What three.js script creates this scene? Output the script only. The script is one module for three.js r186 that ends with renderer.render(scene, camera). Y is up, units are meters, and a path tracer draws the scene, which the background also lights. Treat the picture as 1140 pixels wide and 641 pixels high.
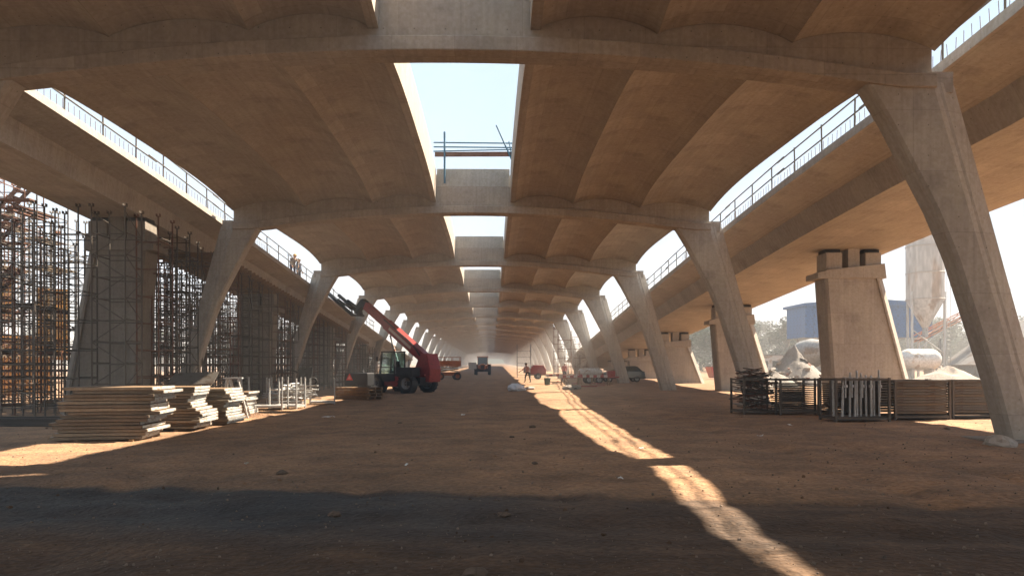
import * as THREE from 'three';
import { mergeGeometries, toCreasedNormals } from 'three/addons/utils/BufferGeometryUtils.js';
import { MarchingCubes } from 'three/addons/objects/MarchingCubes.js';
import { RoundedBoxGeometry } from 'three/addons/geometries/RoundedBoxGeometry.js';

// ---------------------------------------------------------------- camera, sky, sun, exposure
const scene = new THREE.Scene();
const camera = new THREE.PerspectiveCamera(51.5, 1140 / 820, 0.1, 3000);
camera.position.set(0, 1.65, 0);
camera.rotation.set(0, -0.02706, -0.003);
camera.setViewOffset(1140, 820, 0, 0, 1140, 641);          // lens shifted up: verticals stay upright
camera.updateProjectionMatrix();
const renderer = new THREE.WebGLRenderer({ antialias: true });
renderer.setSize(1140, 641);
renderer.toneMapping = THREE.LinearToneMapping;
renderer.toneMappingExposure = 4.5;
renderer.shadowMap.enabled = true;

const SUN = new THREE.Vector3(0.82, 1, -0.44).normalize();
{
  const W = 256, H = 128, px = new Float32Array(W * H * 4);
  for (let j = 0; j < H; j++) {
    const el = Math.sin(((j + 0.5) / H - 0.5) * Math.PI);
    for (let i = 0; i < W; i++) {
      const t = Math.max(0, el), k = Math.pow(1 - t, 3);
      const r = 0.145 + 0.06 * k, g = 0.205 + 0.03 * k, b = 0.268;
      px.set([r, g, b, 1], (j * W + i) * 4);
    }
  }
  const t = new THREE.DataTexture(px, W, H, THREE.RGBAFormat, THREE.FloatType);
  t.mapping = THREE.EquirectangularReflectionMapping; t.magFilter = t.minFilter = THREE.LinearFilter; t.needsUpdate = true;
  scene.background = t; scene.environment = t;
}
const sun = new THREE.DirectionalLight(new THREE.Color(1, 0.86, 0.68), 4.8);
sun.position.copy(SUN).multiplyScalar(200).add(new THREE.Vector3(0, 0, -60));
sun.target.position.set(0, 0, -60); sun.castShadow = true;
Object.assign(sun.shadow.camera, { left: -90, right: 90, top: 110, bottom: -110, near: 1, far: 500 });
sun.shadow.mapSize.set(4096, 4096); sun.shadow.radius = 1.2;
scene.add(sun, sun.target);
scene.fog = new THREE.FogExp2(new THREE.Color(0.95, 0.91, 0.88), 0.0025);

// ---------------------------------------------------------------- helpers
function rng(a) { return () => { a |= 0; a = a + 0x6D2B79F5 | 0; let t = Math.imul(a ^ a >>> 15, 1 | a); t = t + Math.imul(t ^ t >>> 7, 61 | t) ^ t; return ((t ^ t >>> 14) >>> 0) / 4294967296; }; }
const rand = rng(7), rr = (a, b) => a + (b - a) * rand();
const hash = (x, y, s = 0) => { let h = Math.imul(x | 0, 374761393) + Math.imul(y | 0, 668265263) + Math.imul(s | 0, 1442695041); h = Math.imul(h ^ h >>> 13, 1274126177); return ((h ^ h >>> 16) >>> 0) / 4294967296; };
const sm = (t) => t * t * (3 - 2 * t), lerp = (a, b, t) => a + (b - a) * t, clamp = (v, a, b) => Math.min(b, Math.max(a, v));
const step = (a, b, v) => sm(clamp((v - a) / (b - a), 0, 1));
function vnoise(x, y, s, per) {
  const xi = Math.floor(x), yi = Math.floor(y), fx = sm(x - xi), fy = sm(y - yi), w = (v) => per ? ((v % per) + per) % per : v;
  return lerp(lerp(hash(w(xi), w(yi), s), hash(w(xi + 1), w(yi), s), fx), lerp(hash(w(xi), w(yi + 1), s), hash(w(xi + 1), w(yi + 1), s), fx), fy);
}
function fbm(x, y, s = 0, oct = 4, per = 0) { let v = 0, a = 0.5, n = 0; for (let o = 0; o < oct; o++) { v += a * vnoise(x, y, s + o * 17, per); n += a; a *= 0.5; x *= 2; y *= 2; per *= 2; } return v / n; }

const taken = new Map();
function numbered(n) { const k = taken.get(n) || 0; taken.set(n, k + 1); return k ? n + '_' + String(k).padStart(3, '0') : n; }
function thing(name, label, category, [x, y, z] = [0, 0, 0], turn = 0, group) {
  const o = new THREE.Group(); o.name = numbered(name); o.position.set(x, y, z); o.rotation.y = turn;
  o.userData = { label, category }; o.userData.kind = 'thing'; if (group) o.userData.group = group; scene.add(o); return o;
}
function part(name, geo, mat, parent) {
  const m = new THREE.Mesh(Array.isArray(geo) ? (geo.length > 1 ? mergeGeometries(geo.map(clean)) : geo[0]) : geo, mat);
  m.name = name; m.castShadow = m.receiveShadow = true; if (parent) parent.add(m); return m;
}
function solo(name, label, category, geo, mat, pos = [0, 0, 0], turn = 0, group) {
  const m = part(numbered(name), geo, mat); m.position.set(...pos); m.rotation.y = turn;
  m.userData = { label, category, kind: 'thing' }; if (group) m.userData.group = group; scene.add(m); return m;
}
function struct(name, geo, mat) { const m = part(numbered(name), geo, mat, scene); m.userData.kind = 'structure'; return m; }
function copy(o, label) { const c = o.clone(); c.name = numbered(o.name.replace(/_\d{3}$/, '')); c.userData = { ...o.userData }; if (label) c.userData.label = label; scene.add(c); return c; }
function clean(g) { g = g.index ? g.toNonIndexed() : g; for (const k of Object.keys(g.attributes)) if (!['position', 'normal', 'uv', 'color'].includes(k)) g.deleteAttribute(k); return g; }
function boxUV(g, tile = 1, off = 0) {              // uv in metres, taken from the face's main axis
  g = g.index ? g.toNonIndexed() : g; if (!g.attributes.normal) g.computeVertexNormals();
  const p = g.attributes.position, uv = new Float32Array(p.count * 2), a = new THREE.Vector3(), b = new THREE.Vector3(), c = new THREE.Vector3();
  for (let i = 0; i < p.count; i += 3) {
    a.fromBufferAttribute(p, i); b.fromBufferAttribute(p, i + 1).sub(a); c.fromBufferAttribute(p, i + 2).sub(a); b.cross(c);
    const ax = Math.abs(b.x), ay = Math.abs(b.y), az = Math.abs(b.z);
    for (let k = i; k < i + 3; k++) {
      const x = p.getX(k), y = p.getY(k), z = p.getZ(k);
      const [u, v] = ay > ax && ay > az ? [x, z] : ax > az ? [z, y] : [x, y];
      uv[k * 2] = u / tile + off; uv[k * 2 + 1] = v / tile + off * 1.7;
    }
  }
  g.setAttribute('uv', new THREE.BufferAttribute(uv, 2)); return g;
}
const box = (w, h, d, x = 0, y = 0, z = 0) => { const g = new THREE.BoxGeometry(w, h, d); g.translate(x, y, z); return g; };
const rbox = (w, h, d, r, x = 0, y = 0, z = 0, seg = 2) => { const g = new RoundedBoxGeometry(w, h, d, seg, r); g.translate(x, y, z); return g; };
function tube(a, b, r, seg = 6, r2 = r) {
  const A = new THREE.Vector3(...a), B = new THREE.Vector3(...b), d = B.clone().sub(A), g = new THREE.CylinderGeometry(r2, r, d.length(), seg, 1);
  g.applyQuaternion(new THREE.Quaternion().setFromUnitVectors(new THREE.Vector3(0, 1, 0), d.normalize()));
  g.translate((A.x + B.x) / 2, (A.y + B.y) / 2, (A.z + B.z) / 2); return g;
}
function beam(a, b, w, h) {                         // rectangular bar from a to b
  const A = new THREE.Vector3(...a), B = new THREE.Vector3(...b), d = B.clone().sub(A), g = new THREE.BoxGeometry(w, h, d.length());
  const m = new THREE.Matrix4().lookAt(B, A, Math.abs(d.y) > 0.98 * d.length() ? new THREE.Vector3(1, 0, 0) : new THREE.Vector3(0, 1, 0));
  g.applyMatrix4(m); g.translate((A.x + B.x) / 2, (A.y + B.y) / 2, (A.z + B.z) / 2); return g;
}
function poly(pts, depth, bevel = 0) {              // outline in x,y extruded along z, centred
  const s = new THREE.Shape(pts.map(([x, y]) => new THREE.Vector2(x, y)));
  const g = new THREE.ExtrudeGeometry(s, { depth: depth - 2 * bevel, bevelEnabled: bevel > 0, bevelSize: bevel, bevelThickness: bevel, bevelSegments: 2, bevelOffset: -bevel, curveSegments: 8 });
  g.translate(0, 0, -(depth - 2 * bevel) / 2); return g;
}
function loft(secs, crease = 0.5) {                 // rings of points joined and capped
  const n = secs[0].length, v = [];
  const tri = (a, b, c) => v.push(...a, ...b, ...c);
  for (let i = 0; i + 1 < secs.length; i++) for (let k = 0; k < n; k++) {
    const a = secs[i][k], b = secs[i][(k + 1) % n], c = secs[i + 1][(k + 1) % n], d = secs[i + 1][k];
    tri(a, b, c); tri(a, c, d);
  }
  const cap = (s, flip) => {
    const P = s.map((q) => new THREE.Vector3(...q)), nn = new THREE.Vector3();
    for (let k = 1; k + 1 < n; k++) nn.add(P[k].clone().sub(P[0]).cross(P[k + 1].clone().sub(P[0])));
    const ax = Math.abs(nn.x), ay = Math.abs(nn.y), az = Math.abs(nn.z);
    const flat = P.map((q) => ay >= ax && ay >= az ? new THREE.Vector2(q.x, q.z) : ax > az ? new THREE.Vector2(q.y, q.z) : new THREE.Vector2(q.x, q.y));
    for (const [a, b, c] of THREE.ShapeUtils.triangulateShape(flat, [])) flip ? tri(s[a], s[c], s[b]) : tri(s[a], s[b], s[c]);
  };
  cap(secs[0], true); cap(secs[secs.length - 1], false);
  let g = new THREE.BufferGeometry(); g.setAttribute('position', new THREE.Float32BufferAttribute(v, 3));
  // turn outwards if needed
  g.computeVertexNormals(); let vol = 0; const p = g.attributes.position, A = new THREE.Vector3(), B = new THREE.Vector3(), C = new THREE.Vector3();
  for (let i = 0; i < p.count; i += 3) { A.fromBufferAttribute(p, i); B.fromBufferAttribute(p, i + 1); C.fromBufferAttribute(p, i + 2); vol += A.dot(B.cross(C)); }
  if (vol < 0) { for (let i = 0; i < v.length; i += 9) for (let k = 0; k < 3; k++) [v[i + 3 + k], v[i + 6 + k]] = [v[i + 6 + k], v[i + 3 + k]]; g = new THREE.BufferGeometry(); g.setAttribute('position', new THREE.Float32BufferAttribute(v, 3)); }
  g = toCreasedNormals(g, crease); g.setAttribute('uv', new THREE.BufferAttribute(new Float32Array(v.length / 3 * 2), 2)); return g;
}
function shell(fx, fBot, fTop, fz, nu, nv) {        // slab between two surfaces over a grid
  const bot = [], top = [];
  for (let i = 0; i <= nu; i++) for (let j = 0; j <= nv; j++) { const u = i / nu, v = j / nv; bot.push([fx(u), fBot(u, v), fz(v)]); top.push([fx(u), fTop(u, v), fz(v)]); }
  const id = (i, j) => i * (nv + 1) + j, v = [], q = (a, b, c, d) => v.push(...a, ...b, ...c, ...a, ...c, ...d);
  for (let i = 0; i < nu; i++) for (let j = 0; j < nv; j++) {
    q(bot[id(i, j)], bot[id(i, j + 1)], bot[id(i + 1, j + 1)], bot[id(i + 1, j)]); q(top[id(i, j)], top[id(i + 1, j)], top[id(i + 1, j + 1)], top[id(i, j + 1)]);
  }
  for (let j = 0; j < nv; j++) { q(bot[id(0, j)], top[id(0, j)], top[id(0, j + 1)], bot[id(0, j + 1)]); q(bot[id(nu, j)], bot[id(nu, j + 1)], top[id(nu, j + 1)], top[id(nu, j)]); }
  for (let i = 0; i < nu; i++) { q(bot[id(i, 0)], bot[id(i + 1, 0)], top[id(i + 1, 0)], top[id(i, 0)]); q(bot[id(i, nv)], top[id(i, nv)], top[id(i + 1, nv)], bot[id(i + 1, nv)]); }
  let g = new THREE.BufferGeometry(); g.setAttribute('position', new THREE.Float32BufferAttribute(v, 3));
  g = toCreasedNormals(g, 0.45); g.setAttribute('uv', new THREE.BufferAttribute(new Float32Array(v.length / 3 * 2), 2)); return g;
}

// ---------------------------------------------------------------- materials
function tex(n, fn, srgb = true) {
  const d = new Uint8Array(n * n * 4);
  for (let j = 0; j < n; j++) for (let i = 0; i < n; i++) { const c = fn(i / n, j / n), k = (j * n + i) * 4; d[k] = clamp(c[0] * 255, 0, 255); d[k + 1] = clamp(c[1] * 255, 0, 255); d[k + 2] = clamp(c[2] * 255, 0, 255); d[k + 3] = 255; }
  const t = new THREE.DataTexture(d, n, n, THREE.RGBAFormat); t.wrapS = t.wrapT = THREE.RepeatWrapping; t.magFilter = THREE.LinearFilter; t.minFilter = THREE.LinearMipmapLinearFilter; t.generateMipmaps = true;
  if (srgb) t.colorSpace = THREE.SRGBColorSpace; t.needsUpdate = true; return t;
}
const L = (r, g, b) => new THREE.Color().setRGB(r, g, b);
const S = (c, rough = 0.8, metal = 0, o = {}) => new THREE.MeshStandardMaterial({ color: c, roughness: rough, metalness: metal, ...o });
// concrete: cement clouds, pour lines, small blow holes, run-off streaks
const concMap = tex(1024, (u, v) => {
  const big = fbm(u * 4, v * 4, 1, 4, 4), fine = fbm(u * 64, v * 64, 3, 3, 64), streak = fbm(u * 48, v * 3, 5, 3, 0 || 48);
  let t = 0.80 + 0.07 * (big - 0.5) + 0.10 * (fine - 0.5) + 0.10 * (streak - 0.5);
  const hole = vnoise(u * 200, v * 200, 9, 200); if (hole > 0.965) t *= 0.8;
  const ju = Math.abs(((u * 3) % 1) - 0.5), jv = Math.abs(((v * 3) % 1) - 0.5); if (ju > 0.494 || jv > 0.494) t *= 0.93;
  const tu = ((u * 6) % 1) - 0.5, tv = ((v * 6) % 1) - 0.5; if (tu * tu + tv * tv < 0.00042) t *= 0.68;
  t += 0.05 * (hash(Math.floor(u * 3), Math.floor(v * 3), 77) - 0.5);
  const stain = fbm(u * 7, v * 7, 21, 3, 7); t -= 0.05 * step(0.58, 0.80, stain);
  return [t, t * (0.972 + 0.02 * big), t * (0.93 + 0.05 * fine)];
});
const concBump = tex(512, (u, v) => { let t = 0.5 + 0.5 * (fbm(u * 40, v * 40, 31, 4, 40) - 0.5); if (vnoise(u * 150, v * 150, 9, 150) > 0.97) t -= 0.3; const w = Math.abs(((v * 3) % 1) - 0.5); if (w > 0.485) t -= 0.18; return [t, t, t]; }, false);
const concrete = S(L(0.585, 0.518, 0.452), 0.88, 0, { map: concMap, bumpMap: concBump, bumpScale: 0.012 });
const concreteGrey = S(L(0.61, 0.565, 0.51), 0.88, 0, { map: concMap, bumpMap: concBump, bumpScale: 0.012 });
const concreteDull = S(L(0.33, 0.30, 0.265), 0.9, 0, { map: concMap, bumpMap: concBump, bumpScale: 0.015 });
const concretePale = S(L(0.66, 0.62, 0.56), 0.88, 0, { map: concMap, bumpMap: concBump, bumpScale: 0.012 });
const concreteOld = S(L(0.36, 0.33, 0.30), 0.9, 0, { map: concMap, bumpMap: concBump, bumpScale: 0.02 });
const dirtMap = tex(1024, (u, v) => {
  const a = fbm(u * 8, v * 8, 41, 5, 8), b = fbm(u * 90, v * 90, 43, 3, 90), c = vnoise(u * 160, v * 160, 47, 160);
  let t = 0.76 + 0.26 * (a - 0.5) + 0.28 * (b - 0.5); if (c > 0.93) t += 0.14; if (c < 0.06) t -= 0.18;
  return [t, t * (0.965 - 0.03 * (a - 0.5)), t * (0.93 - 0.08 * (a - 0.5))];
});
const dirtBump = tex(1024, (u, v) => { const t = 0.15 + 0.4 * fbm(u * 26, v * 26, 51, 4, 26) + 0.45 * Math.pow(fbm(u * 110, v * 110, 53, 2, 110), 1.5); return [t, t, t]; }, false);
const dirt = S(0xffffff, 0.97, 0, { map: dirtMap, bumpMap: dirtBump, bumpScale: 0.05, vertexColors: true });
const metalMap = tex(256, (u, v) => { const a = fbm(u * 10, v * 10, 61, 4, 10), b = fbm(u * 60, v * 60, 63, 2, 60); const r = step(0.55, 0.72, a); const t = 0.8 + 0.25 * (b - 0.5) - 0.15 * r; return [t, t * (1 - 0.12 * r), t * (1 - 0.22 * r)]; });
const galv = S(L(0.46, 0.47, 0.48), 0.5, 0.55, { map: metalMap });
const galvPale = S(L(0.66, 0.67, 0.66), 0.55, 0.25, { map: metalMap });
const scaffoldSteel = S(L(0.17, 0.145, 0.12), 0.6, 0.4, { map: metalMap });
const scaffoldDark = S(L(0.11, 0.095, 0.08), 0.65, 0.4, { map: metalMap });
const rustSteel = S(L(0.24, 0.11, 0.07), 0.85, 0.2, { map: metalMap });
const bluePaint = S(L(0.05, 0.19, 0.30), 0.55, 0.1, { map: metalMap });
const woodMap = tex(512, (u, v) => { const g = fbm(u * 3, v * 60, 71, 4, 3), k = fbm(u * 12, v * 12, 73, 3, 12); const t = 0.74 + 0.34 * (g - 0.5) + 0.2 * (k - 0.5); return [t, t * 0.93, t * 0.84]; });
const plyWood = S(L(0.36, 0.25, 0.155), 0.82, 0, { map: woodMap });
const timber = S(L(0.42, 0.30, 0.19), 0.85, 0, { map: woodMap });
const plankGrey = S(L(0.27, 0.235, 0.20), 0.9, 0, { map: woodMap });
const yellowWood = S(L(0.84, 0.50, 0.13), 0.7, 0, { map: woodMap });
const alu = S(L(0.74, 0.74, 0.70), 0.5, 0.15, { map: metalMap });
const blackSteel = S(L(0.022, 0.022, 0.024), 0.55, 0.3);
const rubber = S(L(0.022, 0.021, 0.02), 0.92);
const redPaint = S(L(0.46, 0.03, 0.028), 0.38, 0.05, { map: metalMap });
const orangePaint = S(L(0.72, 0.20, 0.03), 0.5, 0.05, { map: metalMap });
const whitePaint = S(L(0.76, 0.76, 0.74), 0.5, 0.05, { map: metalMap });
const darkGlass = new THREE.MeshPhysicalMaterial({ color: L(0.03, 0.045, 0.045), roughness: 0.06, metalness: 0, clearcoat: 1 });
const glass = new THREE.MeshPhysicalMaterial({ color: L(0.75, 0.86, 0.84), roughness: 0.03, transmission: 1, thickness: 0, ior: 1.5 });

// ---------------------------------------------------------------- ground
function groundY(x, d) {
  let h = 0.0095 * Math.max(0, d - 45);
  h += 0.10 * step(1.2, 3.5, x) * step(37, 39.5, d + 0.6 * Math.sin(x * 0.7)) * (1 - step(80, 95, d));
  h += 0.09 * (fbm(x * 0.22 + 9, d * 0.22, 101, 3) - 0.5) + 0.045 * (fbm(x * 1.1, d * 0.9, 103, 3) - 0.5);
  if (d > 4 && d < 45 && Math.abs(x) < 34) { h += 0.05 * (fbm(x * 3.6, d * 3.6, 107, 4) - 0.5); const cl = vnoise(x * 5.5, d * 5.5, 109); if (cl > 0.8) h += 0.05 * (cl - 0.8) / 0.2 * 0.35; }
  const rut = (c, w) => { const q = (x - c - 0.5 * Math.sin(d * 0.11 + c)) / w; return Math.exp(-q * q); };
  h -= 0.06 * (rut(-1.6, 0.26) + rut(0.4, 0.26) + rut(-3.9, 0.28) + rut(-5.8, 0.28) + rut(5.4, 0.3) + rut(7.3, 0.3)) * (0.6 + 0.4 * Math.sin(d * 1.3));
  const r2 = (d - 10.0 + 0.17 * x) / 0.35, r3 = (d - 8.2 + 0.17 * x) / 0.35; h -= 0.05 * (Math.exp(-r2 * r2) + Math.exp(-r3 * r3)) * (0.75 + 0.25 * Math.sin(x * 26));
  return h;
}
{
  const axis = (segs) => { const o = []; let v = segs[0][0]; for (const [, to, st] of segs) { while (v < to - 1e-6) { o.push(v); v += st; } v = to; } o.push(v); return o; };
  const xs = axis([[-420, -120, 50], [0, -30, 6], [0, -15, 1], [0, 16, 0.2], [0, 34, 0.8], [0, 120, 6], [0, 420, 50]]);
  const ds = axis([[-200, -20, 12], [0, 4, 1.5], [0, 15, 0.12], [0, 42, 0.22], [0, 90, 0.6], [0, 200, 3], [0, 720, 25]]);
  const nx = xs.length, nd = ds.length, pos = new Float32Array(nx * nd * 3), uv = new Float32Array(nx * nd * 2), col = new Float32Array(nx * nd * 3), idx = [];
  for (let j = 0; j < nd; j++) for (let i = 0; i < nx; i++) {
    const x = xs[i], d = ds[j], k = j * nx + i; pos.set([x, groundY(x, d), -d], k * 3); uv.set([x / 5, d / 5], k * 2);
    // earth colours: dry red-brown earth; wet churned lane crossing in front, darkened with painted shade, grey with asphalt grit at its left end
    const n1 = fbm(x * 0.35, d * 0.35, 111, 4), n2 = fbm(x * 1.6, d * 2.2, 113, 3);
    let r = 0.55, g = 0.34, b = 0.195; const t = 0.80 + 0.5 * (n1 - 0.5) + 0.35 * (n2 - 0.5) + 0.12; r *= t; g *= t; b *= t;
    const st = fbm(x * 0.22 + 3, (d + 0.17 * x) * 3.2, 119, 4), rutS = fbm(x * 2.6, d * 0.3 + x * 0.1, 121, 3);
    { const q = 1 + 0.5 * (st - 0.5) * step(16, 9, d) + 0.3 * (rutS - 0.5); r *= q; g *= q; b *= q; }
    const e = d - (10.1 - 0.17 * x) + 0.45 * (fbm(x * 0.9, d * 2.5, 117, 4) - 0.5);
    const dampShade = 1 - step(-0.12, 0.22, e);
    const grit = dampShade * step(3.4, -3.5, x + 3 * (n1 - 0.5)) * (1 - step(-2.2, -3.6, e)) ;
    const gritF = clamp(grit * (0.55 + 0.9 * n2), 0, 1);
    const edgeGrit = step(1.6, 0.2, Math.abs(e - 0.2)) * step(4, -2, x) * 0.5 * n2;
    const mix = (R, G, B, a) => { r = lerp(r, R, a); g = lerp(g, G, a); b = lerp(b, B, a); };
    const q2 = t * (0.55 + 0.95 * st); mix(0.18 * q2, 0.112 * q2, 0.066 * q2, dampShade * 0.94); mix(0.105 * q2, 0.11 * q2, 0.116 * q2, gritF); mix(0.17, 0.155, 0.14, edgeGrit * (1 - dampShade));
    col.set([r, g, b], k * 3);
    if (i && j) { const a = k - nx - 1, bb = k - nx, c = k, dd = k - 1; idx.push(a, bb, c, a, c, dd); }
  }
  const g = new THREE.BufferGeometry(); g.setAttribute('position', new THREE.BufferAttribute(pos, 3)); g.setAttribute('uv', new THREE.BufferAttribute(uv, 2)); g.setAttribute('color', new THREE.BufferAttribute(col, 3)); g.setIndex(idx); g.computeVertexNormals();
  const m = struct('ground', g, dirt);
}

// ---------------------------------------------------------------- the long concrete hall
const XC = -0.77, BAY = 17.1, D1 = 16.7, NF = 32;
const frameD = (n) => D1 + (n - 1) * BAY;
const soff = (x) => 8.46 - 0.0078 * Math.min(Math.abs(x), 9.6) ** 2;
const EDGE = [1.63, 4.4, 7.35, 10.5], BASE = [9.0, 8.88, 8.72, 8.56];
{
  const xs = []; for (let i = 0; i <= 28; i++) xs.push(-10.5 + i * 21 / 28);
  const flange = boxUV(poly([...xs.map((x) => [x, soff(x)]), ...xs.slice().reverse().map((x) => [x, soff(x) + 0.32])], 0.74, 0.025), 4);
  const webTop = (x) => { const a = Math.abs(x); return 9.66 - 0.012 * a - 0.0026 * a * a; };
  const web = boxUV(poly([...xs.map((x) => [x * 0.995, soff(x) + 0.2]), ...xs.slice().reverse().map((x) => [x * 0.995, webTop(x)])], 0.46), 4, 0.3);
  const endBlock = [-1, 1].map((s) => boxUV(box(0.48, 0.45, 0.34, s * 10.72, 7.92, 0), 4)), upstand = boxUV(loft([9.4, 10.42].map((y) => [[-1.6, y, 0.2], [1.6, y, 0.2], [1.6, y, -0.2], [-1.6, y, -0.2]])), 4, 0.6);
  const inner = [[-0.6, 12.42], [0, 12.22], [1.4, 11.85], [4, 11.02], [4.3, 10.9], [5.1, 10.56], [7, 9.56], [7.75, 9.1], [8.04, 8.85]];
  const outer = [[-0.6, 13.05], [1.4, 12.48], [8.6, 10.42]];
  const at = (tab, y) => { for (let i = 1; i < tab.length; i++) if (y <= tab[i][0]) return lerp(tab[i - 1][1], tab[i][1], (y - tab[i - 1][0]) / (tab[i][0] - tab[i - 1][0])); return tab[tab.length - 1][1]; };
  const ys = [-0.6, 0, 1.4, 3, 4, 4.3, 5.1, 6, 7, 7.4, 7.75, 7.9];
  const colGeo = (s) => {
    const main = ys.map((y) => { const a = at(inner, y) + (s < 0 ? 0.3 : -0.05), b = at(outer, y), z = 0.29; return [[a, z - 0.06], [a + 0.07, z], [b - 0.2, z], [b, z - 0.1], [b, -z + 0.1], [b - 0.2, -z], [a + 0.07, -z], [a, -z + 0.06]].map(([x, zz]) => [s * x, y, zz]); });
    const wing = ys.map((y) => { const b = at(outer, y) - 0.05, w = lerp(0.44, 0.5, y / 8), z = 0.21; return [[b, z], [b + 0.08, z], [b + w, z - 0.19], [b + w, -z + 0.19], [b + 0.12, -z], [b, -z]].map(([x, zz]) => [s * x, y, zz]); });
    return boxUV(mergeGeometries([loft(main, 0.35), loft(wing, 0.35)].map(clean)), 4, s * 0.2 + 0.3);
  };
  const colR = colGeo(1), colL = colGeo(-1);
  const foot = (s) => boxUV(rbox(1.7, 0.5, 1.6, 0.05, s * 12.5, -0.2, 0), 4);
  const footR = foot(1), footL = foot(-1);
  for (let n = -1; n <= NF; n++) {
    const f = thing('portal_frame', 'concrete portal frame, shallow arched beam on two splayed columns', 'frame', [XC, 0, -frameD(n)], 0, 'row of concrete portal frames');
    part('arched_beam', flange, concrete, f); part('beam_web', web, concrete, f); part('upstand', upstand, concretePale, f);
    part('column', colR, concreteGrey, f); part('column', colL, concreteGrey, f); for (const e of endBlock) part('beam_end', e, concrete, f);
    if (n < 8) { part('footing', footR, concreteOld, f); part('footing', footL, concreteOld, f); }
  }
  // precast vault panels between the frames
  const half = BAY / 2 - 0.252, fz = (v) => lerp(half, -half, v), rise = (v) => 0.44 * (1 - Math.pow(Math.abs(2 * v - 1), 3.4));
  const panels = [];
  for (const s of [-1, 1]) for (let i = 0; i < 3; i++) {
    const x0 = EDGE[i] + (i ? 0.003 : 0.24), x1 = EDGE[i + 1] - 0.003;
    const bot = (u, v) => lerp(BASE[i], BASE[i + 1], u) + 0.31 * Math.pow(Math.sin(Math.PI * clamp(u, 0, 1)), 0.72) + rise(v);
    panels.push({ geo: boxUV(shell((u) => s * lerp(x0, x1, u), bot, (u, v) => bot(u, v) + (i === 2 ? 0.2 - 0.11 * u : 0.2), fz, 16, 16), 4, 0.17 * i + (s > 0 ? 0.4 : 0)), i, s });
  }
  const edges = [-1, 1].map((s) => boxUV(shell((u) => s * lerp(EDGE[0], EDGE[0] + 0.236, u), (u, v) => BASE[0] - 0.05 + rise(v), (u, v) => 10.28 + rise(v), fz, 1, 16), 4, 0.1));
  for (let n = -1; n < 19; n++) {                  // far bays left unroofed so the sun brightens the distant haze
    const b = thing('roof_bay', 'curved concrete roof vault between two portal frames with open central slot', 'roof', [XC, 0, -(frameD(n) + BAY / 2)], 0, 'vaulted roof bays of the hall');
    for (const p of panels) { const m = part('roof_panel', p.geo, concrete, b); if (!p.i) part('slot_edge_beam', edges[p.s > 0 ? 1 : 0], concrete, m); }
  }
}

// ---------------------------------------------------------------- side viaducts
const topYL = (d) => { d = clamp(d, 8, 400); return d < 36 ? 8.25 + 0.065 * (36 - d) - 0.001 * (36 - d) ** 2 : 8.25 - 0.063 * (d - 36); };
const offR = (d) => 0.013 * Math.max(0, d - 36);            // the deck swings gently away from the hall
const topYR = (d) => 1.65 + (topYL(d * 1.05) - 1.65) * 0.955 * (1 + offR(d) / 10.5) + 0.05 * clamp(18 - d, 0, 14) + 0.075 * clamp(15 - d, 0, 9);
function viaduct(label, prof, d0, d1, topY, off = () => 0) {
  const v = thing('viaduct', label, 'viaduct'), secs = [];
  for (let d = d0; d <= d1 + 0.01; d += 3) secs.push(prof.map(([x, y]) => [x + off(d), topY(d) + y, -d]));
  part('deck', boxUV(loft(secs, 0.2), 4, 0.35), concreteGrey, v);
  return v;
}
const vR = viaduct('concrete viaduct deck on slab-sided piers, beside the silo', [[10.5, 0], [10.5, -0.26], [12.1, -0.54], [12.5, -1.28], [17.6, -1.28], [18.0, -0.56], [19.4, -0.34], [19.4, 0]], -30, 117, topYR, offR);
const vL = viaduct('concrete viaduct deck propped on falsework scaffold', [[-12, 0], [-12, -0.22], [-13, -0.5], [-13.1, -1.25], [-15.3, -1.25], [-15.5, -0.52], [-16.4, -0.34], [-16.4, 0]], -30, 117, topYL);
for (const [v, x, s, topY] of [[vR, 10.6, 1, topYR], [vL, -12.1, -1, topYL]]) {
  const bars = [];
  for (let d = 9; d < 42; d += 0.3) { const y = topY(d) - 0.05, l = rr(-0.02, 0.02); bars.push(clean(tube([x, y, -d], [x + l, y + 0.4, -d + l], 0.008, 4))); }
  const sb = part('starter_bars', mergeGeometries(bars), rustSteel, v); sb.userData.kind = 'stuff';
}
for (const [x, s, label, d1, topY] of [[10.72, 1, 'tube guardrail on the edge of the viaduct beside the silo', 75, topYR], [-12.22, -1, 'tube guardrail on the edge of the viaduct over the falsework', 80, topYL]]) {
  const g = thing('guardrail', label, 'guardrail');
  for (let d = 9, k = 0; d < d1; d += 2.2, k++) { const y = topY(d), X = x + (s > 0 ? offR(d) : 0); part('post', tube([X, y - 0.02, -d], [X + rr(-0.03, 0.03), y + 1.0, -d], 0.026, 6), scaffoldSteel, g); }
  for (const h of [0.5, 0.92]) for (let d = 8.6, k = 0; d < d1; d += 6.3, k++) { const o = 0.05 * (k % 2) + h, e = Math.min(d + 6.9, d1); part('rail', tube([x - s * 0.05 + (s > 0 ? offR(d) : 0), topY(d) + o, -d], [x - s * 0.05 + (s > 0 ? offR(e) : 0), topY(e) + o + rr(-0.04, 0.04), -e], 0.026, 6), scaffoldSteel, g); }
}
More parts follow.
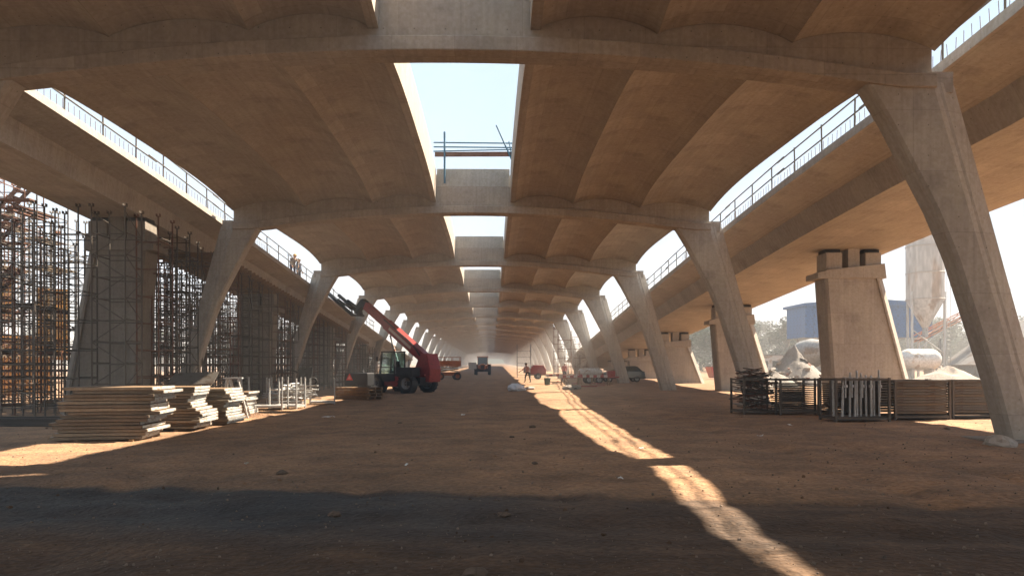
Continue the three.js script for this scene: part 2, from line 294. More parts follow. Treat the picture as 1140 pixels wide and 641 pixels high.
// piers
function pier(d, s, x0, x1, flare, top, label, group, cm = concreteGrey) {
  const p = thing('bridge_pier', label, 'pier', [0, 0, -d], 0, group), h = top - 0.16, zt = 0.62, secs = (fn) => [-0.5, h * 0.5, h - 1.1].map(fn);
  const inn = (y) => s * (x0 + 0.45 * (1 - (y / h))), out = (y) => s * (x1 + flare * (1 - y / h));
  part('shaft', boxUV(mergeGeometries([
    loft(secs((y) => [[inn(y) + s * 0.3, zt - 0.07], [out(y) - s * 0.45, zt - 0.07], [out(y) - s * 0.45, -zt + 0.07], [inn(y) + s * 0.3, -zt + 0.07]].map(([x, z]) => [x, y, z]))),
    loft(secs((y) => [[inn(y), zt - 0.1], [inn(y) + s * 0.1, zt], [inn(y) + s * 0.3, zt], [inn(y) + s * 0.3, -zt], [inn(y) + s * 0.1, -zt], [inn(y), -zt + 0.1]].map(([x, z]) => [x, y, z]))),
    loft(secs((y) => [[out(y) - s * 0.45, zt], [out(y) - s * 0.36, zt], [out(y), zt - 0.4], [out(y), -zt + 0.4], [out(y) - s * 0.36, -zt], [out(y) - s * 0.45, -zt]].map(([x, z]) => [x, y, z]))),
  ].map(clean)), 4, 0.2), cm, p);
  const y0 = h - 1.1, a = inn(y0), b = out(y0);
  part('cap', boxUV(poly([[a - s * 0.35, y0 - 0.02], [a - s * 0.35, y0 + 0.22], [a, y0 + 0.3], [a, y0 + 0.34], [b - s * 0.1, y0 + 0.62], [b - s * 0.02, y0 - 0.02]], 1.3, 0.02), 4), cm, p);
  for (const t of [0.16, 0.8]) part('bearing_plinth', boxUV(box(0.68, 0.72, 1.0, lerp(a, b, t), h - 0.36, 0), 4), cm, p);
  part('nib', boxUV(box(0.5, 0.9, 0.8, lerp(a, b, 0.5), h - 0.2, 0), 4), cm, p);
  for (const t of [0.16, 0.8]) part('bearing', box(0.66, 0.15, 0.7, lerp(a, b, t), h + 0.078, 0), blackSteel, p);
  return p;
}
for (let k = 0; k < 5; k++) { const d = 33 + k * 17; pier(d, 1, 14.3 + offR(d), 16.75 + offR(d), 1.75, topYR(d) - 1.28, 'pale tapered concrete pier with bearings under the viaduct beside the silo', 'piers of the viaduct beside the silo'); }
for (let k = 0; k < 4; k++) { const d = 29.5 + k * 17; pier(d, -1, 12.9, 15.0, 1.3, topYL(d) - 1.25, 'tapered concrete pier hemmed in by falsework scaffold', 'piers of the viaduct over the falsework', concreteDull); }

// ---------------------------------------------------------------- scaffold towers
const tg = new Map(), cached = (k, fn) => { if (!tg.has(k)) tg.set(k, fn()); return tg.get(k); };
const postG = (h) => cached('p' + h.toFixed(2), () => tube([0, 0, 0], [0, h, 0], 0.03, 5));
const ledgeX = (w) => cached('lx' + w, () => tube([-w / 2, 0, 0], [w / 2, 0, 0], 0.021, 5)), ledgeZ = (w) => cached('lz' + w, () => tube([0, 0, -w / 2], [0, 0, w / 2], 0.021, 5));
const braceX = (w, h, s) => cached('bx' + w + h + s, () => tube([-s * w / 2, 0, 0], [s * w / 2, h, 0], 0.016, 4)), braceZ = (w, h, s) => cached('bz' + w + h + s, () => tube([0, 0, -s * w / 2], [0, h, s * w / 2], 0.016, 4));
const headG = cached('head', () => mergeGeometries([box(0.12, 0.012, 0.14, 0, 0, 0), box(0.012, 0.1, 0.14, -0.06, 0.05, 0), box(0.012, 0.1, 0.14, 0.06, 0.05, 0)].map(clean)));
const footG = cached('foot', () => box(0.18, 0.014, 0.18, 0, 0, 0));
function tower(x, d, h, w, dp, label, group, { lift = 1.0, mat = scaffoldSteel, far = false, braces = 1 } = {}) {
  const y = groundY(x, d), H = h - y; if (H < 1.2) return;
  const pieces = [], add = (n, g, px, py, pz) => pieces.push([n, g, px, py, pz]);
  for (const sx of [-1, 1]) for (const sz of [-1, 1]) { add('standard', postG(Math.round(H * 10) / 10), sx * w / 2, 0, sz * dp / 2); add('base_plate', footG, sx * w / 2, 0.01, sz * dp / 2); add('fork_head', headG, sx * w / 2, Math.round(H * 10) / 10, sz * dp / 2); }
  for (let yy = 0.35, k = 0; yy < H - 0.25; yy += lift, k++) {
    for (const s of [-1, 1]) { add('ledger', ledgeX(w), 0, yy, s * dp / 2); add('ledger', ledgeZ(dp), s * w / 2, yy + 0.05, 0); }
    if (braces && yy + lift < H) { add('brace', braceX(w, lift, k % 2 ? 1 : -1), 0, yy, dp / 2 + 0.03); add('brace', braceZ(dp, lift, k % 2 ? -1 : 1), w / 2 + 0.03, yy, 0); }
  }
  if (far) return solo('scaffold_tower', label, 'scaffold', pieces.map(([, g, a, b, c]) => g.clone().translate(a, b, c)), mat, [x, y, -d], 0, group);
  const t = thing('scaffold_tower', label, 'scaffold', [x, y, -d], 0, group);
  for (const [n, g, a, b, c] of pieces) part(n, g, mat, t).position.set(a, b, c);
  return t;
}
{
  const lab = 'dark steel falsework tower propping the viaduct deck', grp = 'falsework towers under the viaduct';
  for (let d = 27.4, k = 0; d < 100; d += 1.75, k++) {
    const nearPier = [0, 1, 2, 3].some((q) => Math.abs(d - (29.5 + q * 17)) < 1.4);
    for (const [j, x] of [-13.25, -14.85, -16.3, -17.8].entries()) {
      if (nearPier && j === 1) continue;
      const dx = nearPier ? [0.55, 0, -0.9, -0.9][j] : 0, sof = topYL(d) - [1.2, 1.25, 1.2, 1.5][j] - (d > 35 ? 0.42 : 0.2);
      tower(x + dx + rr(-0.05, 0.05), d + rr(-0.08, 0.08), sof, nearPier ? 0.8 : 1.15, 1.25, lab, grp, { lift: [0.75, 1, 0.5][(k + j) % 3], far: d > 50 || j === 3, mat: [scaffoldSteel, scaffoldDark, scaffoldSteel, rustSteel, scaffoldDark][(k * 3 + j) % 5], braces: (k + j) % 3 === 0 ? 1 : 0 });
    }
  }
  // timber joists under the propped deck
  const jg = boxUV(box(3.2, 0.2, 0.1), 1.2), mg = boxUV(box(0.14, 0.2, 2.15), 1.2);
  for (let d = 35.5; d < 78; d += 0.62) { const j = solo('timber_joist', 'timber joist under the propped viaduct deck', 'joist', jg, timber, [-14.0, topYL(d) - 1.25 - 0.115, -d], 0, 'timber joists on the falsework'); j.rotation.y = rr(-0.02, 0.02); }
}
// access and storage scaffolds beyond the propped viaduct
{
  const lab = 'tall access scaffold with plank decks beyond the viaduct', grp = 'access scaffolds beyond the viaduct';
  for (const [x, d, h, w] of [[-18.6, 31.5, 8.6, 1.6], [-20.4, 31.5, 9.6, 1.6], [-22.2, 31.8, 10.6, 1.6], [-19.5, 34.6, 8.4, 1.6], [-21.4, 34.6, 9.6, 1.6], [-23.3, 34.8, 11.2, 1.6], [-25.2, 35, 9.8, 1.6], [-22, 38.5, 9.2, 1.6], [-24.4, 38.5, 9.6, 1.6], [-26.6, 38.8, 8.8, 1.6]]) {
    const t = tower(x, d, h, w, 2.2, lab, grp, { lift: 1.25, mat: rand() < 0.45 ? rustSteel : scaffoldSteel });
    for (const yy of [2.3, 4.2, 6.1, 8.0]) if (yy < h - 0.4 && rand() < 0.75) for (let q = 0; q < 3; q++) part('plank', cached('plk', () => boxUV(box(0.24, 0.045, 2.5), 1.2)), rand() < 0.3 ? rustSteel : plankGrey, t).position.set(-0.45 + q * 0.3, yy + 0.03 * q, rr(-0.1, 0.1));
  }
  // stair flights
  for (const [x, d, y] of [[-21.1, 33.2, 6.4], [-21.1, 33.2, 4.2], [-20.2, 33.2, 8.2]]) {
    const s = thing('stair_flight', 'steel stair flight zigzagging up the access scaffold', 'stairs', [x, y, -d], 0, 'stair flights of the access scaffold');
    for (const z of [-0.35, 0.35]) part('stringer', beam([-0.9, 0, z], [0.9, 1.9, z], 0.04, 0.18), rustSteel, s);
    for (let k = 0; k < 8; k++) part('tread', box(0.24, 0.03, 0.7, -0.85 + k * 0.23, 0.12 + k * 0.235, 0), rustSteel, s);
  }
  // long reddish planks laid across
  for (const [x, y, d, l] of [[-20.4, 8.35, 30.6, 4.6], [-21.8, 8.3, 30.9, 3.2], [-20.2, 6.6, 30.5, 4]]) solo('scaffold_plank', 'long reddish scaffold plank laid across the access scaffold', 'plank', boxUV(box(l, 0.06, 0.5), 1.2), rustSteel, [x, y, -d], rr(-0.06, 0.06), 'reddish planks across the access scaffold');
  // yellow formwork panels standing in the sun behind
  for (const [x, y, d, w, h, a] of [[-29.5, 0.2, 43, 2.2, 4.2, 0.5], [-27.2, 0.2, 44.5, 2.2, 3.4, 0.6], [-24.6, 2.2, 43.5, 1.6, 4.0, 0.55], [-22.6, 0.2, 45, 2.2, 2.2, 0.5], [-31.5, 0.2, 42, 2.2, 2.8, 0.6], [-28.3, 4.6, 43.6, 2.4, 2.6, 0.55], [-25.6, 0.2, 43, 2.2, 3.0, 0.5], [-33.5, 0.2, 44, 2.4, 5.0, 0.6]]) {
    const p = thing('yellow_formwork', 'sunlit yellow timber formwork panel beyond the access scaffold', 'formwork', [x, y, -d], a, 'yellow formwork panels in the sun');
    part('sheet', boxUV(box(w, h, 0.03, 0, h / 2, 0), 1.2), yellowWood, p);
    for (let k = 0; k < 5; k++) part('waler', boxUV(box(w, 0.16, 0.1, 0, 0.2 + k * (h - 0.4) / 4, 0.066), 1.2), yellowWood, p);
    for (const sx of [-1, 1]) part('prop', tube([sx * w * 0.3, h * 0.8, -0.05], [sx * w * 0.3, -y, -1.6], 0.04, 6), scaffoldSteel, p);
  }
}

// ---------------------------------------------------------------- rails and plank in the roof slot
{
  const d = frameD(2) - 0.05, y = 10.44, g = thing('slot_rail', 'blue tube handrail over the open roof slot', 'guardrail', [0, 0, -d]);
  part('post', tube([-2.02, 9.75, 0.3], [-2.02, 12.0, 0.3], 0.045, 7), bluePaint, g);
  part('post', tube([1.02, 10.55, 0.35], [0.25, 12.3, 0.3], 0.035, 7), bluePaint, g); part('strut', tube([1.0, 10.6, 0.3], [0.8, 11.6, 0.3], 0.025, 6), bluePaint, g);
  for (const h of [1.12, 0.93]) part('rail', tube([-2.5, y + h, 0.2], [1.6, y + h - 0.02, 0.2], 0.03, 6), bluePaint, g);
  const p = solo('red_plank', 'reddish toe board lying across the roof slot', 'plank', boxUV(box(3.7, 0.2, 0.05), 1.2), rustSteel, [-0.6, y + 0.60, -d + 0.25]); p.rotation.z = 0.008;
  solo('steel_tube', 'thin blue tube resting above the reddish toe board', 'tube', tube([-1.9, 0, 0], [1.9, 0.1, 0], 0.025, 6), bluePaint, [-0.6, y + 0.70, -d + 0.33]);
}

// ---------------------------------------------------------------- formwork panel stacks on the left
{
  const L1 = 2.0, W1 = 1.55, T = 0.074;
  const face = boxUV(box(L1 - 0.1, 0.018, W1 - 0.1, 0, T - 0.012, 0), 1.2), long = boxUV(rbox(L1, T - 0.006, 0.055, 0.008, 0, T / 2, 0, 1), 1.2), end = boxUV(rbox(0.055, T - 0.004, W1 - 0.114, 0.008, 0, T / 2, 0, 1), 1), rib = box(L1 - 0.12, 0.05, 0.05, 0, 0.04, 0);
  const shades = [S(L(0.36, 0.32, 0.27), 0.85, 0, { map: woodMap }), S(L(0.48, 0.44, 0.38), 0.85, 0, { map: woodMap }), plankGrey];
  function panelStack(x, d, n, turn, slip, where, k) {
    for (let i = 0; i < n; i++) {
      const p = thing('formwork_panel', 'flat formwork panel with pale metal ends, ' + where, 'panel', [x + slip(i) + rr(-0.08, 0.08), groundY(x, d) + 0.05 + i * (T + 0.008), -d + rr(-0.07, 0.07)], turn + rr(-0.06, 0.06), 'formwork panels, ' + where);
      part('sheet', face, plyWood, p); const m = shades[Math.floor(rand() * 3)];
      for (const s of [-1, 1]) { part('side_rail', long, m, p).position.z = s * (W1 / 2 - 0.0275); part('end_rail', end, rand() < 0.8 ? alu : galvPale, p).position.x = s * (L1 / 2 - 0.0275); }
      part('cross_rib', rib, m, p);
    }
  }
  panelStack(-9.2, 18.75, 15, 0.10, (i) => 0.36 * i / 14 - 0.08 + 0.1 * Math.sin(i * 1.1), 'in the tallest stack with its top slid sideways', 0);
  panelStack(-9.1, 21.6, 14, 0.06, (i) => 0.16 * Math.sin(i * 0.5), 'in the stack behind the tallest one', 1);
  panelStack(-8.85, 23.6, 13, 0.02, (i) => 0.07 * Math.sin(i * 0.9), 'in the stack below the leaning dark board', 2);
  panelStack(-9.75, 28.1, 10, 0.05, (i) => 0.03 * i / 8, 'in the low stack behind the trestle', 3);
  for (const [x, d, w] of [[-9.0, 18.75, 'tallest'], [-9.1, 21.6, 'second'], [-8.8, 23.6, 'third'], [-9.75, 28.1, 'low']]) for (const s of [-0.6, 0.6]) solo('timber_bearer', 'timber bearer on the earth under a stack of formwork panels', 'timber', boxUV(box(0.1, 0.1, 1.7), 1.2), timber, [x + s, groundY(x, d) - 0.005, -d], rr(-0.05, 0.05), 'bearers under the formwork stacks');
  const b = solo('dark_board', 'large dark board lying tilted on the stacked formwork panels', 'board', boxUV(box(1.35, 0.03, 0.75), 1.2), scaffoldDark, [-9.25, 1.36, -23.95], 0.05); b.rotation.x = 0.5;
  // trestle
  const t = thing('trestle', 'pale metal trestle leaning against the formwork stack', 'trestle', [-8.75, groundY(-8.7, 26.4), -26.4], 0.15);
  part('top_plate', boxUV(box(0.62, 0.05, 0.3, -0.1, 1.36, 0), 1), galvPale, t);
  for (const z of [-0.14, 0.14]) for (const [x0, x1] of [[-0.3, -0.42], [-0.2, 0.12], [0.08, 0.42]]) part('leg', beam([x0, 1.33, z], [x1, 0, z * 1.8], 0.045, 0.045), galvPale, t);
  for (const y of [0.35, 0.7, 1.0]) part('rung', beam([lerp(0.42, 0.08, y / 1.33), y, -0.26 + 0.09 * y], [lerp(0.42, 0.08, y / 1.33), y, 0.26 - 0.09 * y], 0.03, 0.03), galvPale, t);
}
// post pallets (open steel racks) with piled scaffold fittings
function rack(x, d, turn, w, dp, h, label, mat) {
  const r = thing('post_rack', label, 'rack', [x, groundY(x, d) - 0.02, -d], turn);
  for (const sx of [-1, 1]) for (const sz of [-1, 1]) part('post', box(0.06, h, 0.06, sx * w / 2, h / 2, sz * dp / 2), mat, r);
  for (const sz of [-1, 1]) part('base_bar', box(w - 0.062, 0.08, 0.05, 0, 0.14, sz * dp / 2), mat, r);
  for (const sx of [-1, 1]) part('base_bar', box(0.05, 0.08, dp - 0.062, sx * w / 2, 0.14, 0), mat, r);
  part('base_sheet', box(w - 0.07, 0.012, dp - 0.07, 0, 0.19, 0), mat, r);
  return r;
}
rack(-9.3, 31.6, 0.05, 1.6, 1.1, 1.35, 'empty pale post rack standing behind the trestle', galvPale);
rack(-8.6, 32.4, -0.12, 1.15, 1.0, 1.3, 'narrow post rack between the empty rack and the tube pile', galvPale);
rack(-7.9, 35.9, 0.2, 1.1, 1.2, 1.25, 'post rack at the end of the pale tube pile', galvPale);
rack(-9.4, 35.2, 0.1, 1.5, 1.2, 1.3, 'post rack holding pale scaffold tubes', galvPale);
for (let i = 0; i < 46; i++) {
  const a = rr(-0.5, 0.5) + (rand() < 0.3 ? 1.2 : 0), l = rr(0.8, 1.9), y = 0.3 + 0.75 * (i / 46) * rr(0.6, 1.1), x = -8.9 + rr(-0.9, 0.8) * (1.2 - i / 60), d = 34.9 + rr(-0.7, 0.7);
  const m = solo('scaffold_tube', 'pale scaffold tube tossed on the pile between the post racks', 'tube', tube([-l / 2, 0, 0], [l / 2, rr(-0.15, 0.15), 0], rr(0.024, 0.05), 6), i % 4 ? galvPale : galv, [x, groundY(x, d) + y, -d], a, 'pale tubes piled between the post racks');
}
{
  const b = thing('wheelbarrow', 'black wheelbarrow upended on the pile of pale tubes', 'wheelbarrow', [-8.9, groundY(-8.9, 36.8) + 1.0, -36.8], 0.2);
  part('tray', loft([[[-0.25, 0.0, -0.2], [0.25, 0.0, -0.2], [0.25, 0.0, 0.2], [-0.25, 0.0, 0.2]], [[-0.36, 0.62, -0.32], [0.34, 0.72, -0.32], [0.34, 0.72, 0.32], [-0.36, 0.62, 0.32]]]), blackSteel, b);
  for (const z of [-0.26, 0.26]) part('handle', tube([0.1, 0.42, z], [-0.95, 0.62, z], 0.024, 6), blackSteel, b);
  const wh = part('wheel', new THREE.TorusGeometry(0.15, 0.045, 8, 16), rubber, b); wh.position.set(0.36, 0.05, 0);
  for (const z of [-0.2, 0.2]) part('leg', tube([-0.1, 0.05, z], [-0.15, -0.35, z], 0.02, 6), blackSteel, b);
}
// pallets of timber
for (let k = 0; k < 4; k++) {
  const p = thing('timber_pallet', 'worn timber pallet in the stack beside the red telehandler', 'pallet', [-7.25 + rr(-0.08, 0.08), groundY(-7.2, 42) + k * 0.165 + 0.01, -42], -0.5 + rr(-0.07, 0.07), 'timber pallets stacked by the telehandler');
  for (let i = 0; i < 7; i++) part('board', cached('pb', () => boxUV(box(0.16, 0.022, 1.3), 1.2)), i % 2 ? timber : plankGrey, p).position.set(-1.08 + i * 0.36, 0.147, 0);
  for (const z of [-0.58, 0, 0.58]) part('bearer', cached('pbr', () => boxUV(box(2.34, 0.11, 0.1), 1.2)), timber, p).position.set(0, 0.08, z);
  for (const z of [-0.58, 0.58]) part('base_board', cached('pbb', () => boxUV(box(2.34, 0.02, 0.14), 1.2)), plankGrey, p).position.set(0, 0.014, z);
}
solo('steel_beam', 'dark steel beam lying on the earth in front of the falsework', 'beam', poly([[-0.1, 0], [0.1, 0], [0.1, 0.03], [0.02, 0.04], [0.02, 0.2], [0.1, 0.21], [0.1, 0.24], [-0.1, 0.24], [-0.1, 0.21], [-0.02, 0.2], [-0.02, 0.04], [-0.1, 0.03]], 6.5), blackSteel, [-13.4, groundY(-13, 23), -23], Math.PI / 2 - 0.05);
solo('steel_beam', 'long dark steel beam behind the shorter one by the falsework', 'beam', poly([[-0.1, 0], [0.1, 0], [0.1, 0.03], [0.02, 0.04], [0.02, 0.2], [0.1, 0.21], [0.1, 0.24], [-0.1, 0.24], [-0.1, 0.21], [-0.02, 0.2], [-0.02, 0.04], [-0.1, 0.03]], 8), blackSteel, [-15.5, groundY(-15, 23.6), -23.7], Math.PI / 2 + 0.03);

// ---------------------------------------------------------------- vehicles
function wheelGeo(r, w, lugs) {
  const ty = new THREE.LatheGeometry([[r * 0.58, -w / 2], [r * 0.9, -w / 2], [r * 0.98, -w * 0.36], [r, -w * 0.2], [r, w * 0.2], [r * 0.98, w * 0.36], [r * 0.9, w / 2], [r * 0.58, w / 2], [r * 0.55, 0]].map(([a, b]) => new THREE.Vector2(a, b)), 24); ty.rotateX(Math.PI / 2);
  const all = [clean(ty)];
  for (let i = 0; i < lugs; i++) for (const s of [-1, 1]) { const g = box(0.06 * r / 0.6, 0.05, w * 0.48, 0, r * 0.995, s * w * 0.24); g.rotateZ((i + (s > 0 ? 0.5 : 0)) / lugs * Math.PI * 2); all.push(clean(g)); }
  const rim = new THREE.LatheGeometry([[0.001, w * 0.1], [r * 0.18, w * 0.12], [r * 0.2, w * 0.02], [r * 0.45, -w * 0.02], [r * 0.52, w * 0.3], [r * 0.59, w * 0.46], [r * 0.6, w * 0.3], [r * 0.56, -w * 0.46], [r * 0.5, -w * 0.4], [0.001, -w * 0.3]].map(([a, b]) => new THREE.Vector2(a, b)), 20); rim.rotateX(Math.PI / 2);
  return [mergeGeometries(all), rim];
}
function wheel(parent, g, x, y, z, turn = 0, rimMat = galv) {
  const t = part('wheel', g[0], rubber, parent); t.position.set(x, y, z); t.rotation.y = turn + (z < 0 ? Math.PI : 0); part('rim', g[1], rimMat, t); return t;
}
{ // red telehandler, forward is -x, its left side +z
  const t = thing('telehandler', 'red telehandler with its boom raised towards the falsework', 'telehandler', [-5.95, groundY(-5.9, 51.9) - 0.03, -51.9], -0.72);
  const wg = wheelGeo(0.66, 0.44, 16);
  wheel(t, wg, -1.5, 0.66, 0.95); wheel(t, wg, 1.4, 0.66, 0.95, 0.25); wheel(t, wg, -1.5, 0.66, -0.95); wheel(t, wg, 1.4, 0.66, -0.95, 0.35);
  part('chassis', [rbox(4.5, 0.42, 1.1, 0.04, -0.05, 0.86, 0), rbox(1.5, 0.5, 1.2, 0.05, 0.1, 0.75, 0.3), rbox(0.5, 0.3, 2.0, 0.04, -1.5, 0.66, 0), rbox(0.5, 0.3, 2.0, 0.04, 1.4, 0.66, 0)], blackSteel, t);
  part('side_skirt', boxUV(poly([[-0.75, 0.45], [0.62, 0.45], [0.72, 1.0], [0.5, 1.15], [-0.75, 1.15]], 0.3, 0.03), 1).translate(0, 0, 0.95), redPaint, t);
  part('hood', boxUV(rbox(1.7, 0.62, 0.8, 0.07, 1.1, 1.42, 0.7), 1), blackSteel, t);
  for (const x of [-1.5, 1.4]) part('mudguard', (() => { const g = new THREE.CylinderGeometry(0.74, 0.74, 0.5, 14, 1, true, -1.9, 2.4); g.rotateX(Math.PI / 2); g.rotateZ(Math.PI / 2 - 0.3); return g; })(), S(L(0.03, 0.03, 0.03), 0.6, 0, { side: THREE.DoubleSide }), t).position.set(x, 0.68, 0.95);
  // cab
  const cab = part('cab', [...[[-1.15, 0.2], [-1.15, 1.12], [0.35, 0.2], [0.35, 1.12]].map(([x, z]) => beam([x, 1.1, z], [x * (x < 0 ? 0.78 : 0.9), 2.72, z], 0.07, 0.07)), rbox(1.42, 0.1, 1.0, 0.04, -0.29, 2.76, 0.66), rbox(1.52, 0.5, 0.96, 0.05, -0.4, 1.05, 0.66), box(1.4, 0.05, 0.05, -0.35, 1.75, 1.125)], blackSteel, t);
  part('window', poly([[-1.08, 1.32], [0.3, 1.32], [0.27, 2.68], [-0.86, 2.68]], 0.012).translate(0, 0, 1.11), glass, cab); part('window', poly([[-1.08, 1.32], [0.3, 1.32], [0.27, 2.68], [-0.86, 2.68]], 0.012).translate(0, 0, 0.2), glass, cab);
  part('window', box(0.012, 1.36, 0.86, 0.33, 2.0, 0.66), glass, cab); const fw = part('window', box(0.012, 1.42, 0.86), glass, cab); fw.position.set(-1.02, 2.0, 0.66); fw.rotation.z = -0.17;
  part('seat', [rbox(0.5, 0.14, 0.5, 0.05, -0.2, 1.42, 0.66), rbox(0.12, 0.7, 0.48, 0.05, 0.06, 1.8, 0.66)], blackSteel, cab);
  part('beacon', new THREE.CylinderGeometry(0.06, 0.07, 0.14, 10).translate(0.1, 2.88, 0.9), orangePaint, cab);
  // boom on the right side, pivot at the back
  const P = [2.0, 2.15, -0.35], Q = [-2.1, 4.75, -0.35], R = [-4.3, 6.15, -0.35];
  part('boom', boxUV(beam(P, Q, 0.5, 0.66), 1), redPaint, t); part('boom_inner', boxUV(beam([-2.0, 4.687, -0.35], R, 0.4, 0.54), 1), redPaint, t);
  part('boom_pivot', boxUV(poly([[1.1, 0.75], [2.55, 0.75], [2.62, 1.6], [2.3, 2.62], [1.75, 2.6], [1.1, 1.6]], 1.05, 0.05), 1).translate(0, 0, -0.45), redPaint, t);
  part('lift_ram', [tube([-0.6, 1.1, -0.35], [-1.5, 3.3, -0.35], 0.1, 10), tube([-1.4, 3.05, -0.35], [-1.75, 3.95, -0.35], 0.06, 10)], galv, t);
  part('boom_head', [beam(R, [-4.75, 6.45, -0.35], 0.4, 0.5), beam([-4.6, 6.5, -0.35], [-5.1, 6.05, -0.35], 0.34, 0.4), beam([-5.0, 6.2, -0.35], [-5.25, 5.6, -0.35], 0.3, 0.34)], blackSteel, t);
  const carriage = part('fork_carriage', [beam([-5.3, 5.5, -0.95], [-5.3, 5.5, 0.25], 0.1, 0.14), beam([-5.42, 6.0, -0.95], [-5.42, 6.0, 0.25], 0.1, 0.14), beam([-6.6, 6.35, -0.8], [-6.6, 6.35, 0.1], 0.1, 0.16), beam([-5.3, 5.5, -0.8], [-5.45, 6.1, -0.8], 0.08, 0.08), beam([-5.3, 5.5, 0.1], [-5.45, 6.1, 0.1], 0.08, 0.08)], blackSteel, t);
  for (const z of [-0.8, 0.1]) part('fork', [beam([-5.3, 5.5, z], [-8.1, 7.2, z], 0.16, 0.2), beam([-5.35, 5.9, z], [-7.0, 6.75, z], 0.1, 0.12)], blackSteel, carriage);
  part('decal', (() => { const g = beam([0.6, 3.02, -0.092], [-1.6, 4.42, -0.092], 0.006, 0.2); return g; })(), S(L(0.55, 0.42, 0.36), 0.6), t);
  for (const o of [0, 0.07]) part('hose', new THREE.TubeGeometry(new THREE.CatmullRomCurve3([[1.6, 2.5, -0.02 + o], [0.9, 3.25, 0.0 + o], [-0.6, 4.2, -0.02 + o], [-2.0, 5.06, -0.02 + o]].map((p) => new THREE.Vector3(...p))), 14, 0.025, 6), rubber, t);
  part('exhaust', tube([1.5, 1.7, 0.9], [1.5, 2.25, 0.9], 0.05, 8), galv, t); part('step', [box(0.5, 0.04, 0.2, -0.4, 0.5, 1.2), box(0.5, 0.04, 0.2, -0.4, 0.8, 1.2)], blackSteel, t); part('grab_rail', tube([0.5, 1.3, 1.16], [0.5, 2.3, 1.16], 0.02, 6), galv, t);
  part('tail_light', rbox(0.05, 0.1, 0.16, 0.01, 2.36, 1.2, 0.3), redPaint, t);
  part('mirror', rbox(0.04, 0.3, 0.2, 0.015, -1.2, 2.3, 1.32), blackSteel, t);
}
{ // generator trailer with triangle
  const t = thing('generator_trailer', 'low dark generator trailer with red warning triangle on its end', 'trailer', [-8.6, groundY(-8.6, 50), -50], -0.35);
  part('canopy', rbox(1.7, 0.85, 0.95, 0.08, 0, 0.95, 0), blackSteel, t); part('chassis', box(2.1, 0.1, 0.8, 0, 0.47, 0), blackSteel, t);
  part('exhaust', tube([0.4, 1.36, 0.2], [0.4, 1.62, 0.2], 0.04, 8), galv, t);
  const wg = wheelGeo(0.33, 0.2, 0); for (const z of [-0.55, 0.55]) wheel(t, wg, 0, 0.33, z);
  const tri = part('warning_triangle', poly([[-0.25, 0], [0.25, 0], [0, 0.44]], 0.02), S(L(0.75, 0.03, 0.03), 0.35, 0, { emissive: L(0, 0, 0) }), t); tri.position.set(-0.45, 0.9, 0.5);
  part('inner_triangle', poly([[-0.12, 0.08], [0.12, 0.08], [0, 0.3]], 0.01), S(L(0.85, 0.30, 0.25), 0.4), tri).position.z = 0.012;
  part('drawbar', beam([-0.85, 0.45, 0], [-1.8, 0.4, 0], 0.08, 0.08), blackSteel, t);
}
{ // orange scissor lift
  const t = thing('scissor_lift', 'orange scissor lift with its platform lowered beyond the telehandler', 'scissor lift', [-4.85, groundY(-5, 86) - 0.02, -86], 0.15);
  const wg = wheelGeo(0.42, 0.3, 12); for (const x of [-0.95, 0.95]) for (const z of [-0.75, 0.75]) wheel(t, wg, x, 0.42, z, 0, orangePaint);
  part('chassis', boxUV(rbox(2.6, 0.4, 1.2, 0.05, 0, 0.68, 0), 1), orangePaint, t);
  for (const z of [-0.5, 0.5]) for (let k = 0; k < 2; k++) { part('scissor_arm', beam([-1.1, 0.95 + k * 0.28, z], [1.1, 1.2 + k * 0.28, z], 0.07, 0.1), yellowWood, t); part('scissor_arm', beam([-1.1, 1.2 + k * 0.28, z * 0.84], [1.1, 0.95 + k * 0.28, z * 0.84], 0.07, 0.1), galv, t); }
  const pl = part('platform', boxUV(box(2.75, 0.12, 1.35, 0, 1.58, 0), 1), orangePaint, t);
  for (const z of [-0.65, 0.65]) { for (const y of [2.05, 2.55]) part('rail', beam([-1.35, y, z], [1.35, y, z], 0.05, 0.05), orangePaint, pl); for (const x of [-1.35, -0.45, 0.45, 1.35]) part('rail_post', box(0.05, 0.95, 0.05, x, 2.1, z), orangePaint, pl); }
  for (const x of [-1.35, 1.35]) for (const y of [2.05, 2.55]) part('rail', beam([x, y, -0.62], [x, y, 0.62], 0.045, 0.045), orangePaint, pl);
  for (const z of [-0.66, 0.66]) part('side_panel', box(2.62, 0.5, 0.03, 0, 1.9, z * 0.96), orangePaint, pl); for (const x of [-1.32, 1.32]) part('side_panel', box(0.03, 0.5, 1.2, x, 1.9, 0), orangePaint, pl);
  for (let k = 0; k < 5; k++) part('load_board', boxUV(box(2.2, 0.06, 0.22), 1.2), yellowWood, pl).position.set(rr(-0.1, 0.1), 1.72 + k * 0.1, rr(-0.3, 0.3));
}
